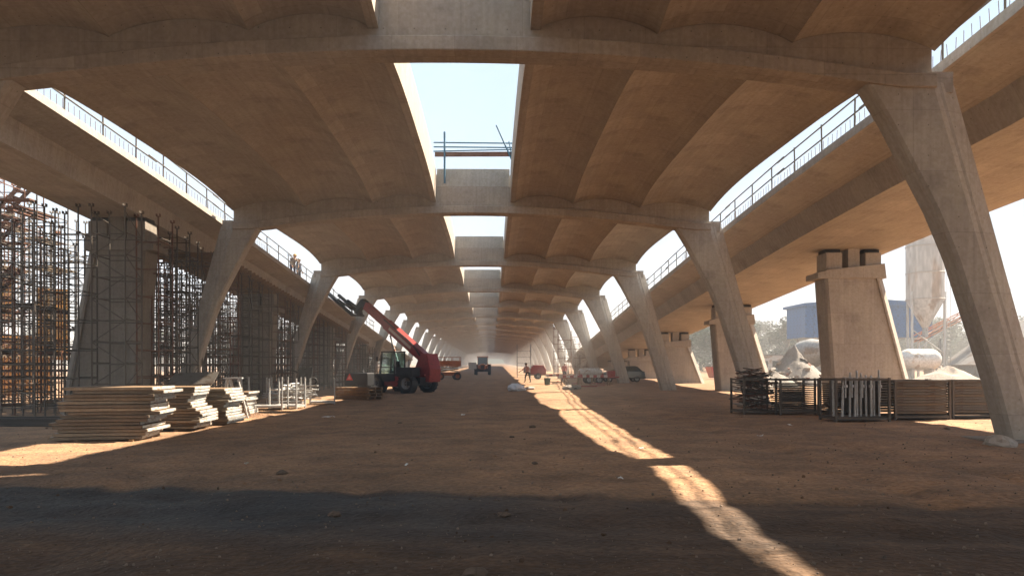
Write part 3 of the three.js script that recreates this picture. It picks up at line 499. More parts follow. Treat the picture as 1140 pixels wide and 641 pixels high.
{ // dumper seen from the front
  const t = thing('site_tractor', 'orange tractor driving up the middle of the hall', 'tractor', [-1.35, groundY(-1.3, 118) - 0.02, -118], 0);
  const wb = wheelGeo(0.78, 0.5, 16), wf = wheelGeo(0.55, 0.4, 14);
  for (const x of [-1.05, 1.05]) { const a = wheel(t, wb, x, 0.78, -1.1, Math.PI / 2); a.rotation.y = x > 0 ? Math.PI / 2 : -Math.PI / 2; const b = wheel(t, wf, x, 0.55, 1.2, Math.PI / 2); b.rotation.y = x > 0 ? Math.PI / 2 : -Math.PI / 2; }
  part('bonnet', boxUV(rbox(0.9, 0.85, 1.9, 0.1, 0, 1.25, 0.85), 1), orangePaint, t); part('grille', box(0.6, 0.55, 0.03, 0, 1.2, 1.815), blackSteel, t);
  for (const x of [-0.33, 0.33]) part('headlight', rbox(0.16, 0.12, 0.04, 0.015, x, 1.58, 1.81), galvPale, t);
  part('axle', [box(1.9, 0.2, 0.25, 0, 0.58, 1.2), box(1.9, 0.3, 0.35, 0, 0.8, -1.1), box(0.5, 0.3, 2.6, 0, 0.72, 0)], blackSteel, t);
  part('cab_frame', [...[[-0.75, -0.2], [0.75, -0.2], [-0.75, -1.5], [0.75, -1.5]].map(([x, z]) => box(0.09, 1.5, 0.09, x, 2.0, z)), rbox(1.75, 0.12, 1.6, 0.04, 0, 2.8, -0.85), box(1.5, 0.5, 1.3, 0, 1.2, -0.85)], orangePaint, t);
  part('windscreen', box(1.4, 1.2, 0.012, 0, 2.1, -0.2), darkGlass, t); part('window', box(1.4, 1.2, 0.012, 0, 2.1, -1.5), darkGlass, t);
  part('fender', [box(0.5, 0.06, 1.3, -1.05, 1.62, -1.1), box(0.5, 0.06, 1.3, 1.05, 1.62, -1.1)], orangePaint, t);
  part('bucket', loft([[[-2.1, 0.9, 1.9], [-0.9, 0.9, 1.9], [-0.9, 1.0, 1.0], [-2.1, 1.0, 1.0]], [[-2.15, 1.9, 2.3], [-0.95, 1.9, 2.3], [-0.95, 1.8, 1.0], [-2.15, 1.8, 1.0]]]), whitePaint, t);
}
{ // parked car, nose to -x
  const paint = new THREE.MeshPhysicalMaterial({ color: L(0.008, 0.03, 0.04), roughness: 0.3, metalness: 0.3, clearcoat: 1, clearcoatRoughness: 0.08 });
  const c = thing('parked_car', 'dark teal hatchback parked behind the concrete columns', 'car', [12.15, groundY(12.2, 71.0), -71.0], 0.05);
  const prof = [[-2.05, 0.32], [-2.1, 0.55], [-1.98, 0.78], [-1.1, 0.95], [-0.75, 1.0], [0.2, 1.02], [1.5, 1.02], [1.98, 0.98], [2.08, 0.72], [2.05, 0.32]];
  part('body', poly(prof, 1.68, 0.07), paint, c);
  const roof = loft([[[-1.0, 0.98, 0.76], [1.85, 0.98, 0.76], [1.85, 0.98, -0.76], [-1.0, 0.98, -0.76]], [[-0.3, 1.42, 0.62], [1.32, 1.44, 0.62], [1.32, 1.44, -0.62], [-0.3, 1.42, -0.62]], [[-0.12, 1.47, 0.52], [1.15, 1.49, 0.52], [1.15, 1.49, -0.52], [-0.12, 1.47, -0.52]]]);
  part('cabin', roof, paint, c);
  for (const s of [1, -1]) { for (const q of [[[-0.72, 1.04], [0.28, 1.04], [0.28, 1.38], [-0.26, 1.38]], [[0.36, 1.04], [1.42, 1.04], [1.16, 1.38], [0.36, 1.38]]]) { const w = part('window', poly(q, 0.012), darkGlass, c); w.rotation.x = -s * 0.308; w.position.set(0, 0.04, s * 1.085); } }
  const ws = part('windscreen', box(0.012, 0.72, 1.16), darkGlass, c); ws.position.set(-0.67, 1.2, 0); ws.rotation.z = -1.0; const rw = part('rear_window', box(0.012, 0.6, 1.12), darkGlass, c); rw.position.set(1.62, 1.22, 0); rw.rotation.z = 0.85;
  const wg = wheelGeo(0.31, 0.2, 0); for (const x of [-1.3, 1.28]) for (const z of [-0.75, 0.75]) wheel(c, wg, x, 0.31, z, 0, galvPale);
  for (const z of [-0.6, 0.6]) { part('headlight', rbox(0.1, 0.14, 0.34, 0.03, -2.02, 0.68, z), galvPale, c); part('tail_light', rbox(0.08, 0.26, 0.2, 0.03, 2.03, 0.82, z), redPaint, c); }
  part('bumper', [rbox(0.14, 0.2, 1.62, 0.05, -2.08, 0.42, 0), rbox(0.14, 0.2, 1.62, 0.05, 2.06, 0.42, 0)], blackSteel, c);
}
{ // white tank on red trailer
  const t = thing('tank_trailer', 'white tank on a red steel trailer beside the columns', 'trailer', [9.0, groundY(9, 67), -67], 0.05);
  const g = new THREE.CapsuleGeometry(0.34, 1.5, 6, 14); g.rotateZ(Math.PI / 2); g.translate(-0.3, 1.0, 0); part('tank', g, whitePaint, t);
  part('frame', [box(4.2, 0.12, 0.08, 0.1, 0.55, 0.4), box(4.2, 0.12, 0.08, 0.1, 0.55, -0.4), ...[-1.7, -0.8, 0.2, 1.0, 2.0].map((x) => box(0.08, 0.12, 0.71, x, 0.55, 0))], redPaint, t);
  for (const x of [-1.35, 0.75]) part('saddle', box(0.1, 0.3, 0.7, x, 0.74, 0), redPaint, t);
  const wg = wheelGeo(0.34, 0.2, 0); for (const x of [-0.5, 0.4]) for (const z of [-0.6, 0.6]) wheel(t, wg, x, 0.34, z);
  part('drawbar', beam([-1.9, 0.55, 0], [-2.9, 0.45, 0], 0.1, 0.1), redPaint, t);
  part('pump', rbox(0.7, 0.5, 0.6, 0.06, 1.55, 0.86, 0), redPaint, t);
}
{ // red compressor
  const t = thing('compressor', 'small red compressor behind the man at the frame scaffold', 'compressor', [5.1, groundY(5, 84), -84], 0.1);
  part('canopy', poly([[-0.85, 0.5], [0.85, 0.5], [0.9, 1.0], [0.6, 1.5], [-0.5, 1.55], [-0.9, 1.05]], 1.0, 0.06), redPaint, t);
  part('grey_panel', rbox(0.75, 0.6, 0.95, 0.05, -1.15, 0.95, 0), galv, t); part('chassis', box(2.4, 0.1, 0.7, -0.2, 0.45, 0), blackSteel, t);
  const wg = wheelGeo(0.33, 0.2, 0); for (const z of [-0.55, 0.55]) wheel(t, wg, 0, 0.33, z); part('drawbar', beam([0.9, 0.45, 0], [1.9, 0.35, 0], 0.08, 0.08), blackSteel, t);
}

// ---------------------------------------------------------------- scaffolds and site clutter to the right of the lane
tower(4.1, 96, 4.7, 1.7, 1.2, 'light frame scaffold of two lifts behind the working man', undefined, { lift: 0.75, mat: galv, braces: 0 });
for (const [x, d, h] of [[8.3, 86, 5.8], [10.2, 86.5, 5.0], [9.2, 103, 7.6], [11.2, 103, 6.6]]) tower(x, d, h, 1.5, 1.3, 'rust-red scaffold tower between the columns', 'rust-red scaffold towers between the columns', { lift: 1.0, mat: rustSteel });
for (let i = 0; i < 16; i++) { const x = rr(5.6, 9.5), d = rr(58, 72); const l = rr(0.8, 2); const m = solo('timber_offcut', 'timber offcut lying about by the white tank trailer', 'timber', cached('off' + (i % 3), () => boxUV(box(0.14, 0.07, 1 + 0.5 * (i % 3)), 1.2)), i % 2 ? timber : redPaint, [x, groundY(x, d) + 0.03, -d], rr(0, 3), 'offcuts by the white tank trailer'); }
{ // crumpled white sheeting
  const g = new THREE.IcosahedronGeometry(1, 4), p = g.attributes.position, v = new THREE.Vector3();
  for (let i = 0; i < p.count; i++) { v.fromBufferAttribute(p, i); const n = 0.55 + 0.9 * fbm(v.x * 2.6 + 5, v.y * 2.6 + v.z * 2.1 + 9, 141, 3); p.setXYZ(i, v.x * n * 0.62, Math.max(0, v.y * n * 0.42 + 0.06), v.z * n * 0.45); }
  g.computeVertexNormals(); const gg = toCreasedNormals(g, 0.4);
  solo('sheeting_heap', 'crumpled heap of white plastic sheeting at the edge of the sunlit strip', 'sheeting', gg, S(L(0.62, 0.64, 0.68), 0.6), [1.75, groundY(1.75, 53), -53]);
  const s2 = solo('cement_bag', 'grey cement bag lying beside the plastic sheeting', 'bag', new THREE.CapsuleGeometry(0.16, 0.4, 4, 10).rotateZ(Math.PI / 2).scale(1, 0.7, 1.3), S(L(0.34, 0.32, 0.3), 0.9), [2.7, groundY(2.7, 53.6) + 0.1, -53.6], 0.5);
}
{
  const b = solo('bucket', 'dark green bucket standing on the sunlit earth', 'bucket', new THREE.LatheGeometry([[0.001, 0.02], [0.13, 0.02], [0.17, 0.36], [0.185, 0.36], [0.185, 0.38], [0.155, 0.38], [0.12, 0.04], [0.001, 0.04]].map(([a, c]) => new THREE.Vector2(a, c)), 16), S(L(0.02, 0.05, 0.035), 0.6), [4.55, groundY(4.5, 62), -62]);
  b.scale.setScalar(1.6);
  for (const [x, d, a] of [[5.3, 52.6, 0.2], [6.0, 53.4, 1.1], [5.6, 54.2, -0.6]]) solo('rubble_block', 'dark block of broken concrete beside the sunlit strip', 'rubble', (() => { const g = toCreasedNormals(new THREE.DodecahedronGeometry(0.34, 0).scale(1.4, 0.6, 1), 0.2); return boxUV(g, 4); })(), concreteOld, [x, groundY(x, d) + 0.12, -d], a, 'broken concrete blocks by the sunlit strip');
}

for (const [x, d, a] of [[6.3, 61, 0.1], [7.8, 62.5, -0.2], [6.9, 64.5, 0.4], [5.6, 66, -0.1], [8.6, 60, 0.25]]) {
  const b = thing('plank_barrier', 'low red and white plank barrier near the white tank trailer', 'barrier', [x, groundY(x, d), -d], a, 'red and white barriers near the tank trailer');
  for (let k = 0; k < 6; k++) part('stripe', box(0.298, 0.2, 0.04, -0.75 + k * 0.3, 0.75, 0), k % 2 ? redPaint : whitePaint, b);
  for (const sx of [-0.7, 0.7]) for (const sz of [-0.25, 0.25]) part('leg', beam([sx, 0.66, 0.04 * Math.sign(sz)], [sx, -0.02, sz], 0.05, 0.05), timber, b);
}
// ---------------------------------------------------------------- stillages with scaffold parts on the right
function crate(x, d, turn, w, dp, h, label, group) {
  const r = thing('steel_crate', label, 'crate', [x, groundY(x, d) - 0.03, -d], turn, group);
  for (const sx of [-1, 1]) for (const sz of [-1, 1]) part('post', box(0.065, h, 0.065, sx * w / 2, h / 2, sz * dp / 2), scaffoldSteel, r);
  for (const y of [0.12, h - 0.05]) { for (const sz of [-1, 1]) part('rail', box(w - 0.07, 0.06, 0.05, 0, y, sz * dp / 2), scaffoldSteel, r); for (const sx of [-1, 1]) part('rail', box(0.05, 0.06, dp - 0.07, sx * w / 2, y, 0), scaffoldSteel, r); }
  part('floor', box(w - 0.075, 0.02, dp - 0.075, 0, 0.165, 0), scaffoldDark, r);
  return r;
}
{
  const Y = (x, d) => groundY(x, d);
  crate(11.02, 22.9, 0.0, 1.6, 1.1, 1.34, 'steel crate holding upright pale tubes, in the row by the viaduct pier');
  for (let i = 0; i < 11; i++) solo('upright_tube', 'pale steel tube standing upright in the crate', 'tube', tube([0, 0, 0], [rr(-0.04, 0.04), rr(1.05, 1.42), rr(-0.03, 0.03)], 0.032, 7), galvPale, [10.33 + i * 0.138, Y(11, 22.9) + 0.15, -22.9 + rr(0.1, 0.42)], 0, 'upright tubes in the crate');
  for (let i = 0; i < 5; i++) solo('screw_jack', 'pale screw jack stood among the upright tubes', 'jack', [tube([0, 0, 0], [0, 0.6, 0], 0.022, 6), box(0.14, 0.02, 0.14, 0, 0.6, 0), tube([0, 0.3, 0], [0, 0.38, 0], 0.06, 8)], galvPale, [10.5 + i * 0.26, Y(11, 22.9) + 0.72, -22.3 - rr(0, 0.2)], 0, 'screw jacks among the upright tubes');
  crate(9.35, 27.0, 0.06, 1.15, 1.2, 1.3, 'steel crate of tangled dark rods at the end of the row');
  for (let i = 0; i < 120; i++) { const l = rr(0.7, 1.4); solo('scrap_rod', 'dark bent rod heaped in the crate at the end of the row', 'rod', tube([-l / 2, rr(-0.2, 0.2), 0], [l / 2, rr(-0.2, 0.2), 0], 0.02, 5), i % 3 ? scaffoldDark : rustSteel, [9.35 + rr(-0.25, 0.25), Y(9.3, 27) + 0.25 + i * 0.0105, -27 + rr(-0.4, 0.5)], rr(0, 3.1), 'dark rods heaped in the end crate'); }
  for (const [k, x, w, where] of [[0, 10.6, 1.35, 'second in the row'], [1, 12.0, 1.0, 'third in the row']]) {
    crate(x, 26.6 - k * 0.4, 0.04, w, 1.15, 1.3, 'steel crate stacked with flat frames, ' + where);
    for (let i = 0; i < 13; i++) { const f = thing('scaffold_ladder', 'flat steel ladder frame stacked in the crate ' + where, 'ladder', [x + rr(-0.03, 0.03), Y(x, 26.5) + 0.19 + i * 0.074, -(26.6 - k * 0.4)], rr(-0.03, 0.03), 'flat frames in the crate ' + where); for (const s of [-1, 1]) { part('side_tube', tube([-w / 2 + 0.08, 0, s * 0.48], [w / 2 - 0.08, 0, s * 0.48], 0.024, 6), i % 3 ? scaffoldDark : scaffoldSteel, f); part('cross_tube', tube([s * (w / 2 - 0.16), 0, -0.45], [s * (w / 2 - 0.16), 0, 0.45], 0.02, 6), scaffoldDark, f); } }
  }
  // wrapped decks standing on edge and lying flat further right
  for (const [k, x, d, w, where] of [[0, 13.35, 23.9, 1.75, 'next to the crate of upright tubes'], [1, 15.55, 24.4, 1.9, 'beside the end column']]) {
    crate(x, d, 0.03, w, 1.2, 1.28, 'steel crate of stacked steel decks ' + where);
    for (let i = 0; i < 12; i++) { const f = thing('steel_deck', 'flat ribbed steel deck stacked in the crate ' + where, 'deck', [x + rr(-0.02, 0.02), Y(x, d) + 0.2 + i * 0.086, -d], rr(-0.015, 0.015), 'steel decks in the crate ' + where); part('sheet', boxUV(box(w - 0.12, 0.012, 1.02, 0, 0.055, 0), 1), i % 4 ? scaffoldSteel : plankGrey, f); for (const s of [-1, 1]) part('edge', boxUV(box(w - 0.12, 0.074, 0.03, 0, 0.02, s * 0.52), 1), i % 3 ? scaffoldSteel : plankGrey, f); }
  }
  for (const [x, d] of [[12.45, 25.4], [14.5, 25.2], [16.9, 24.9]]) { const f = thing('dark_crate', 'closed dark sheet-steel crate between the open crates', 'crate', [x, Y(x, d), -d], 0.04, 'closed dark crates in the row'); part('body', boxUV(rbox(0.72, 1.08, 1.1, 0.02, 0, 0.64, 0), 1), scaffoldDark, f); part('lid', boxUV(rbox(0.78, 0.05, 1.16, 0.015, 0, 1.21, 0), 1), scaffoldSteel, f); for (const sx of [-0.28, 0.28]) part('skid', box(0.1, 0.1, 1.0, sx, 0.05, 0), scaffoldSteel, f); }
  // pale concrete lump at the foot of the column
  const g = new THREE.IcosahedronGeometry(0.3, 2), p = g.attributes.position; for (let i = 0; i < p.count; i++) { const n = 0.7 + 0.6 * vnoise(p.getX(i) * 5 + 3, p.getY(i) * 5 + p.getZ(i) * 4, 151); p.setXYZ(i, p.getX(i) * n, Math.max(-0.1, p.getY(i) * n * 0.6), p.getZ(i) * n); } g.computeVertexNormals();
  solo('concrete_lump', 'pale lump of spilt concrete at the foot of a column', 'rubble', boxUV(g, 4), concreteGrey, [10.55, Y(10.5, 15.7), -15.6]);
}

// ---------------------------------------------------------------- concrete plant beyond the viaduct
{
  const gx = (x, d) => groundY(x, d);
  const s = thing('silo', 'tall pale cement silo with cone bottom on steel legs', 'silo', [46.2, gx(46, 80), -80]);
  const wall = S(L(0.62, 0.60, 0.57), 0.6, 0.15, { map: metalMap });
  part('shell', new THREE.LatheGeometry([[0.3, 5.4], [1.85, 8.3], [1.86, 20], [1.3, 20.8], [0.001, 21]].map(([a, b]) => new THREE.Vector2(a, b)), 28), wall, s);
  for (const y of [8.4, 11.2, 14.0, 16.8, 19.6]) { const r = part('ring', new THREE.TorusGeometry(1.88, 0.05, 6, 28), wall, s); r.rotation.x = Math.PI / 2; r.position.y = y; }
  for (const [x, z] of [[-1.75, 0.6], [1.75, 0.6], [-1.0, -1.6], [1.0, -1.6]]) part('leg', tube([x, -0.1, z], [x, 9.2, z], 0.14, 8), galvPale, s);
  for (const [y0, y1] of [[2.6, 5.2], [5.2, 2.6]]) part('brace', tube([-1.75, y0, 0.6], [1.75, y1, 0.6], 0.06, 6), galvPale, s);
  part('ladder', [tube([1.95, 0, 0.7], [1.95, 19, 0.7], 0.03, 5), tube([2.3, 0, 0.7], [2.3, 19, 0.7], 0.03, 5), ...Array.from({ length: 40 }, (_, i) => tube([1.95, 0.4 + i * 0.46, 0.7], [2.3, 0.4 + i * 0.46, 0.7], 0.016, 4))], galv, s);
  part('outlet', tube([0, 5.4, 0], [0, 4.4, 0], 0.28, 12), galv, s);
  // blue shed
  const blue = S(L(0.005, 0.15, 0.45), 0.5, 0.2, { map: metalMap }), b = thing('blue_shed', 'blue clad batching shed on pale posts beside the silo', 'building', [44.6, gx(44, 92), -92]);
  for (let i = 0; i < 16; i++) part('wall_panel', boxUV(box(0.94, 3.8, 0.1, -7.1 + i * 0.95, 6.6 + (i < 7 ? 0.02 * i : 0), 3.0 + 0.03 * (i % 2)), 1), blue, b);
  part('wall', boxUV(box(15, 3.7, 5.6, 0, 6.6, 0), 1), blue, b); part('roof', boxUV(poly([[-7.8, 8.45], [7.8, 8.45], [7.8, 8.75], [0, 9.3], [-7.8, 8.75]], 6.6), 1), blue, b);
  for (const x of [-6.2, -2, 2, 6.2]) for (const z of [-2.6, 2.6]) part('post', tube([x, -0.1, z], [x, 4.8, z], 0.16, 8), galvPale, b);
  part('base_wall', boxUV(box(12, 2.6, 0.3, 0, 1.3, 2.0), 4), concreteGrey, b);
  // white tank
  const t = thing('water_tank', 'white horizontal tank lying under the silo', 'tank', [42.7, gx(43, 75), -75]); const g = new THREE.CapsuleGeometry(1.05, 2.2, 8, 20); g.rotateZ(Math.PI / 2); g.translate(0, 2.0, 0); part('shell', g, whitePaint, t); for (const x of [-1, 1]) part('saddle', box(0.3, 1.1, 1.4, x, 0.5, 0), concreteGrey, t);
  // grey shed with pitched roof and a conveyor
  const h = thing('grey_shed', 'grey pitched shed next to the silo', 'building', [53.5, gx(53, 78), -78], 0.1);
  part('wall', boxUV(poly([[-4.2, 0], [4.6, 0], [4.6, 3.2], [2.2, 5.8], [-4.2, 1.6]], 6), 2), S(L(0.20, 0.21, 0.22), 0.7, 0.2, { map: metalMap }), h);
  part('roof', [beam([-4.8, 1.42, 0], [2.2, 6.02, 0], 6.6, 0.14), beam([2.2, 6.02, 0], [5.2, 2.75, 0], 6.6, 0.14)], S(L(0.30, 0.27, 0.25), 0.7, 0.2, { map: metalMap }), h);
  for (let i = 0; i < 4; i++) part('window', box(1.1, 1.0, 0.04, -0.9 + i * 1.35, 1.6, 3.03), darkGlass, h);
  for (let i = 0; i < 4; i++) part('post', box(0.12, 2.6, 0.12, -3.4 + i * 2, 1.3, 3.4), galvPale, h);
  const c = thing('conveyor', 'inclined lattice conveyor rising past the silo', 'conveyor', [51, gx(50, 81), -82]);
  part('belt', beam([-4.6, 4.2, 0], [5.5, 9.2, 0], 0.9, 0.12), rustSteel, c); for (const z of [-0.5, 0.5]) { part('chord', beam([-4.6, 4.0, z], [5.5, 9.0, z], 0.1, 0.1), orangePaint, c); part('chord', beam([-4.6, 4.7, z], [5.5, 9.7, z], 0.1, 0.1), orangePaint, c); for (let i = 0; i < 10; i++) part('lattice', beam([-4.6 + i, 4.0 + i * 0.495, z], [-3.6 + i, 5.2 + i * 0.495, z], 0.05, 0.05), orangePaint, c); }
  for (const x of [-2, 3]) part('trestle', [beam([x - 0.5, 0, 0], [x, 5.3 + 0.495 * x, 0], 0.14, 0.14), beam([x + 0.5, 0, 0], [x, 5.3 + 0.495 * x, 0], 0.14, 0.14)], galv, c);
}
function heap(x, d, rx, ry, rz, seed, mat, name, label, cat, col) {
  const n = 40, g = new THREE.CircleGeometry(1, 44); const pos = [], idx = [], nr = 14;
  for (let i = 0; i <= nr; i++) for (let j = 0; j < n; j++) { const r = i / nr, a = j / n * Math.PI * 2, cx = Math.cos(a) * r, cz = Math.sin(a) * r; const e = 1 - 0.25 * vnoise(Math.cos(a) * 2 + 5, Math.sin(a) * 2 + 5, seed); const y = Math.max(0, 1 - r) ** 0.9 * (0.75 + 0.6 * fbm(cx * 3 + 9, cz * 3 + 9, seed, 3)) - 0.05 * (r > 0.98 ? 1 : 0) + (r < 0.98 ? 0.07 * (fbm(cx * 12, cz * 12, seed + 5, 2) - 0.3) : 0); pos.push(cx * rx * e, y * ry, cz * rz * e); }
  for (let i = 0; i < nr; i++) for (let j = 0; j < n; j++) { const a = i * n + j, b = i * n + (j + 1) % n, c = a + n, dd = b + n; idx.push(a, b, dd, a, dd, c); }
  const h = new THREE.BufferGeometry(); h.setAttribute('position', new THREE.Float32BufferAttribute(pos, 3)); h.setIndex(idx); h.computeVertexNormals();
  if (col) h.setAttribute('color', new THREE.Float32BufferAttribute(Array.from({ length: pos.length / 3 }, () => col).flat(), 3));
  return solo(name, label, cat, boxUV(h, 4), mat, [x, groundY(x, d), -d]);
}
heap(36.5, 60, 4.2, 1.3, 2.6, 201, dirt, 'sand_heap', 'pale sand heap in front of the grey shed', 'sand', [0.62, 0.55, 0.48]);
heap(23.5, 58.5, 3.4, 2.5, 2.6, 205, concreteOld, 'rubble_heap', 'heap of grey broken concrete and scrap beyond the crates', 'rubble');
heap(21.2, 56.5, 2.4, 1.0, 1.8, 209, concreteOld, 'rubble_heap', 'low dark spill of scrap at the foot of the rubble heap', 'rubble');
heap(-8.2, 26.9, 0.9, 0.14, 0.5, 213, dirt, 'earth_heap', 'low heap of red earth under the trestle', 'earth', [0.40, 0.24, 0.145]);
for (let i = 0; i < 110; i++) { const a = rr(0, 6.28), q = Math.sqrt(rand()), x = 23.4 + Math.cos(a) * q * 2.9, d = 58.3 + Math.sin(a) * q * 2, hh = 2.3 * (1 - q); const m = solo('rubble_slab', 'broken slab strewn over the grey rubble heap', 'rubble', cached('rs' + (i % 4), () => boxUV(toCreasedNormals(new THREE.DodecahedronGeometry(0.17 + 0.08 * (i % 4), 0).scale(1.5, 0.45, 0.9), 0.2), 4)), [concreteOld, concreteGrey, scaffoldDark, concreteDull, rustSteel][i % 5], [x, groundY(x, d) + hh + 0.05, -d], a, 'broken slabs on the rubble heap'); m.rotation.x = rr(-0.7, 0.7); m.rotation.z = rr(-0.7, 0.7); }
{ // mixer truck
  const t = thing('mixer_truck', 'concrete mixer truck with pale drum standing behind the rubble heap', 'truck', [27.8, groundY(27, 65), -65], -1.05);
  part('drum', new THREE.LatheGeometry([[0.55, -1.9], [0.85, -1.7], [1.25, -0.6], [1.25, 0.5], [0.85, 1.6], [0.55, 2.2], [0.45, 2.2]].map(([a, b]) => new THREE.Vector2(a, b)), 22).rotateZ(Math.PI / 2 + 0.2).translate(-0.6, 2.5, 0), S(L(0.42, 0.40, 0.38), 0.6, 0.1, { map: metalMap }), t);
  part('chassis', box(6.4, 0.3, 0.9, 0, 0.95, 0), blackSteel, t); part('cab', rbox(1.6, 2.0, 2.2, 0.14, 2.75, 1.95, 0), whitePaint, t); part('windscreen', box(0.02, 0.75, 1.9, 3.56, 2.4, 0), darkGlass, t); part('grille', box(0.03, 0.55, 1.4, 3.56, 1.4, 0), blackSteel, t);
  for (const z of [-0.85, 0.85]) part('headlight', rbox(0.05, 0.18, 0.3, 0.02, 3.55, 1.15, z), galvPale, t);
  part('chute', beam([-2.6, 2.6, 0], [-3.7, 1.5, 0], 0.5, 0.12), galv, t); part('drum_stand', [box(0.3, 1.0, 1.6, 1.5, 1.5, 0), box(0.3, 1.5, 1.6, -2.4, 1.7, 0)], blackSteel, t);
  const wg = wheelGeo(0.5, 0.3, 0); for (const x of [2.5, -1.2, -2.4]) for (const z of [-0.95, 0.95]) wheel(t, wg, x, 0.5, z);
}
{ // pale site cabins and a low wall in the haze
  for (const [x, d, w, hh, a, lab] of [[37, 100, 6, 2.6, 0.1, 'white site cabin in the haze before the trees'], [49, 104, 5, 2.6, -0.2, 'pale site cabin in the haze near the blue shed']]) { const c = thing('site_cabin', lab, 'cabin', [x, groundY(x, d), -d], a); part('wall', rbox(w, hh, 2.4, 0.04, 0, hh / 2 + 0.1, 0), whitePaint, c); part('roof', box(w + 0.2, 0.12, 2.6, 0, hh + 0.17, 0), galv, c); part('door', box(0.9, 2.0, 0.06, w * 0.3, 1.15, 1.22), bluePaint, c); for (const q of [-0.25, 0.02]) part('window', box(1.0, 0.8, 0.05, w * q, 1.6, 1.215), darkGlass, c); }
  const r = thing('red_skip', 'small red skip on the sunlit ground between the piers', 'skip', [24.6, groundY(24.6, 82), -82], 0.1); part('body', loft([[[-0.8, 0.1, -0.7], [0.8, 0.1, -0.7], [0.8, 0.1, 0.7], [-0.8, 0.1, 0.7]], [[-1.2, 1.3, -0.8], [1.2, 1.3, -0.8], [1.2, 1.3, 0.8], [-1.2, 1.3, 0.8]]]), redPaint, r); for (const s of [-1, 1]) part('lug', tube([s * 0.6, 0.8, 0.8], [s * 0.6, 0.8, 0.95], 0.07, 8), blackSteel, r);
}

// ---------------------------------------------------------------- trees in the haze
{
  const leaf = S(L(0.035, 0.06, 0.03), 1), bark = S(L(0.10, 0.075, 0.055), 0.95);
  const variants = [0, 1, 2, 3].map((v) => {
    const R = rng(900 + v), h = 13 + 4 * R(), tris = [], V = (x, y, z) => tris.push(x, y, z);
    const lobes = Array.from({ length: 13 }, () => [(R() - 0.5) * 6.5, h * (0.1 + 0.78 * R()), (R() - 0.5) * 6.5, 1.5 + 1.5 * R()]);
    for (let i = 0; i < 5200; i++) {
      const [lx, ly, lz, lr] = lobes[Math.floor(R() * lobes.length)], u = R() * 2 - 1, a = R() * 6.283, q = lr * Math.pow(R(), 0.4), s = Math.sqrt(1 - u * u);
      const cx = lx + s * Math.cos(a) * q, cy = ly + u * q * 0.85, cz = lz + s * Math.sin(a) * q, sz = 0.22 + 0.22 * R();
      for (let k = 0; k < 3; k++) V(cx + (R() - 0.5) * sz * 2.4, cy + (R() - 0.5) * sz * 1.8, cz + (R() - 0.5) * sz * 2.4);
    }
    const g = new THREE.BufferGeometry(); g.setAttribute('position', new THREE.Float32BufferAttribute(tris, 3)); g.computeVertexNormals();
    const tr = [clean(tube([0, -0.3, 0], [0.2, h * 0.6, 0.1], 0.32, 8, 0.14))]; for (const [x, y, z] of lobes) tr.push(clean(tube([0.12, h * 0.38, 0.05], [x, y, z], 0.11, 5, 0.03)));
    return [g, mergeGeometries(tr)];
  });
  const spots = []; for (let i = 0; i < 46; i++) { const d = rr(135, 190), q = 0.16 + 0.66 * ((i + rand()) / 46); spots.push([d * q, d]); }
  for (let i = 0; i < 12; i++) { const d = rr(150, 210); spots.push([-d * (0.3 + 0.5 * (i + rand()) / 12), d]); }
  spots.forEach(([x, d], i) => {
    const left = x < 0, t = thing('tree', left ? 'hazy broad tree beyond the access scaffolds' : 'hazy broad tree in the wood beyond the concrete plant', 'tree', [x, groundY(x, d), -d], rr(0, 6), left ? 'trees beyond the access scaffolds' : 'trees beyond the concrete plant');
    const [c, tr] = variants[i % 4]; part('trunk', tr, bark, t); part('crown', c, leaf, t); t.scale.set(rr(0.8, 1.1), rr(0.62, 0.82), rr(0.8, 1.1));
  });
  // wooded rise closing the far end of the site
  const xs = 70, pos = [], idx = []; for (let j = 0; j < 8; j++) for (let i = 0; i <= xs; i++) { const x = -420 + i * 840 / xs, hgt = 13 + 12 * fbm(x * 0.006 + 4, 3, 301, 3), t = j / 7; pos.push(x, groundY(0, 640) - 1 + (sm(t)) * hgt + 1.2 * (vnoise(i * 0.7, j * 0.9, 303) - 0.5), -640 - t * 90); }
  for (let j = 0; j < 7; j++) for (let i = 0; i < xs; i++) { const a = j * (xs + 1) + i; idx.push(a, a + 1, a + xs + 2, a, a + xs + 2, a + xs + 1); }
  const g = new THREE.BufferGeometry(); g.setAttribute('position', new THREE.Float32BufferAttribute(pos, 3)); g.setIndex(idx); g.computeVertexNormals(); struct('hill', g, leaf);
}

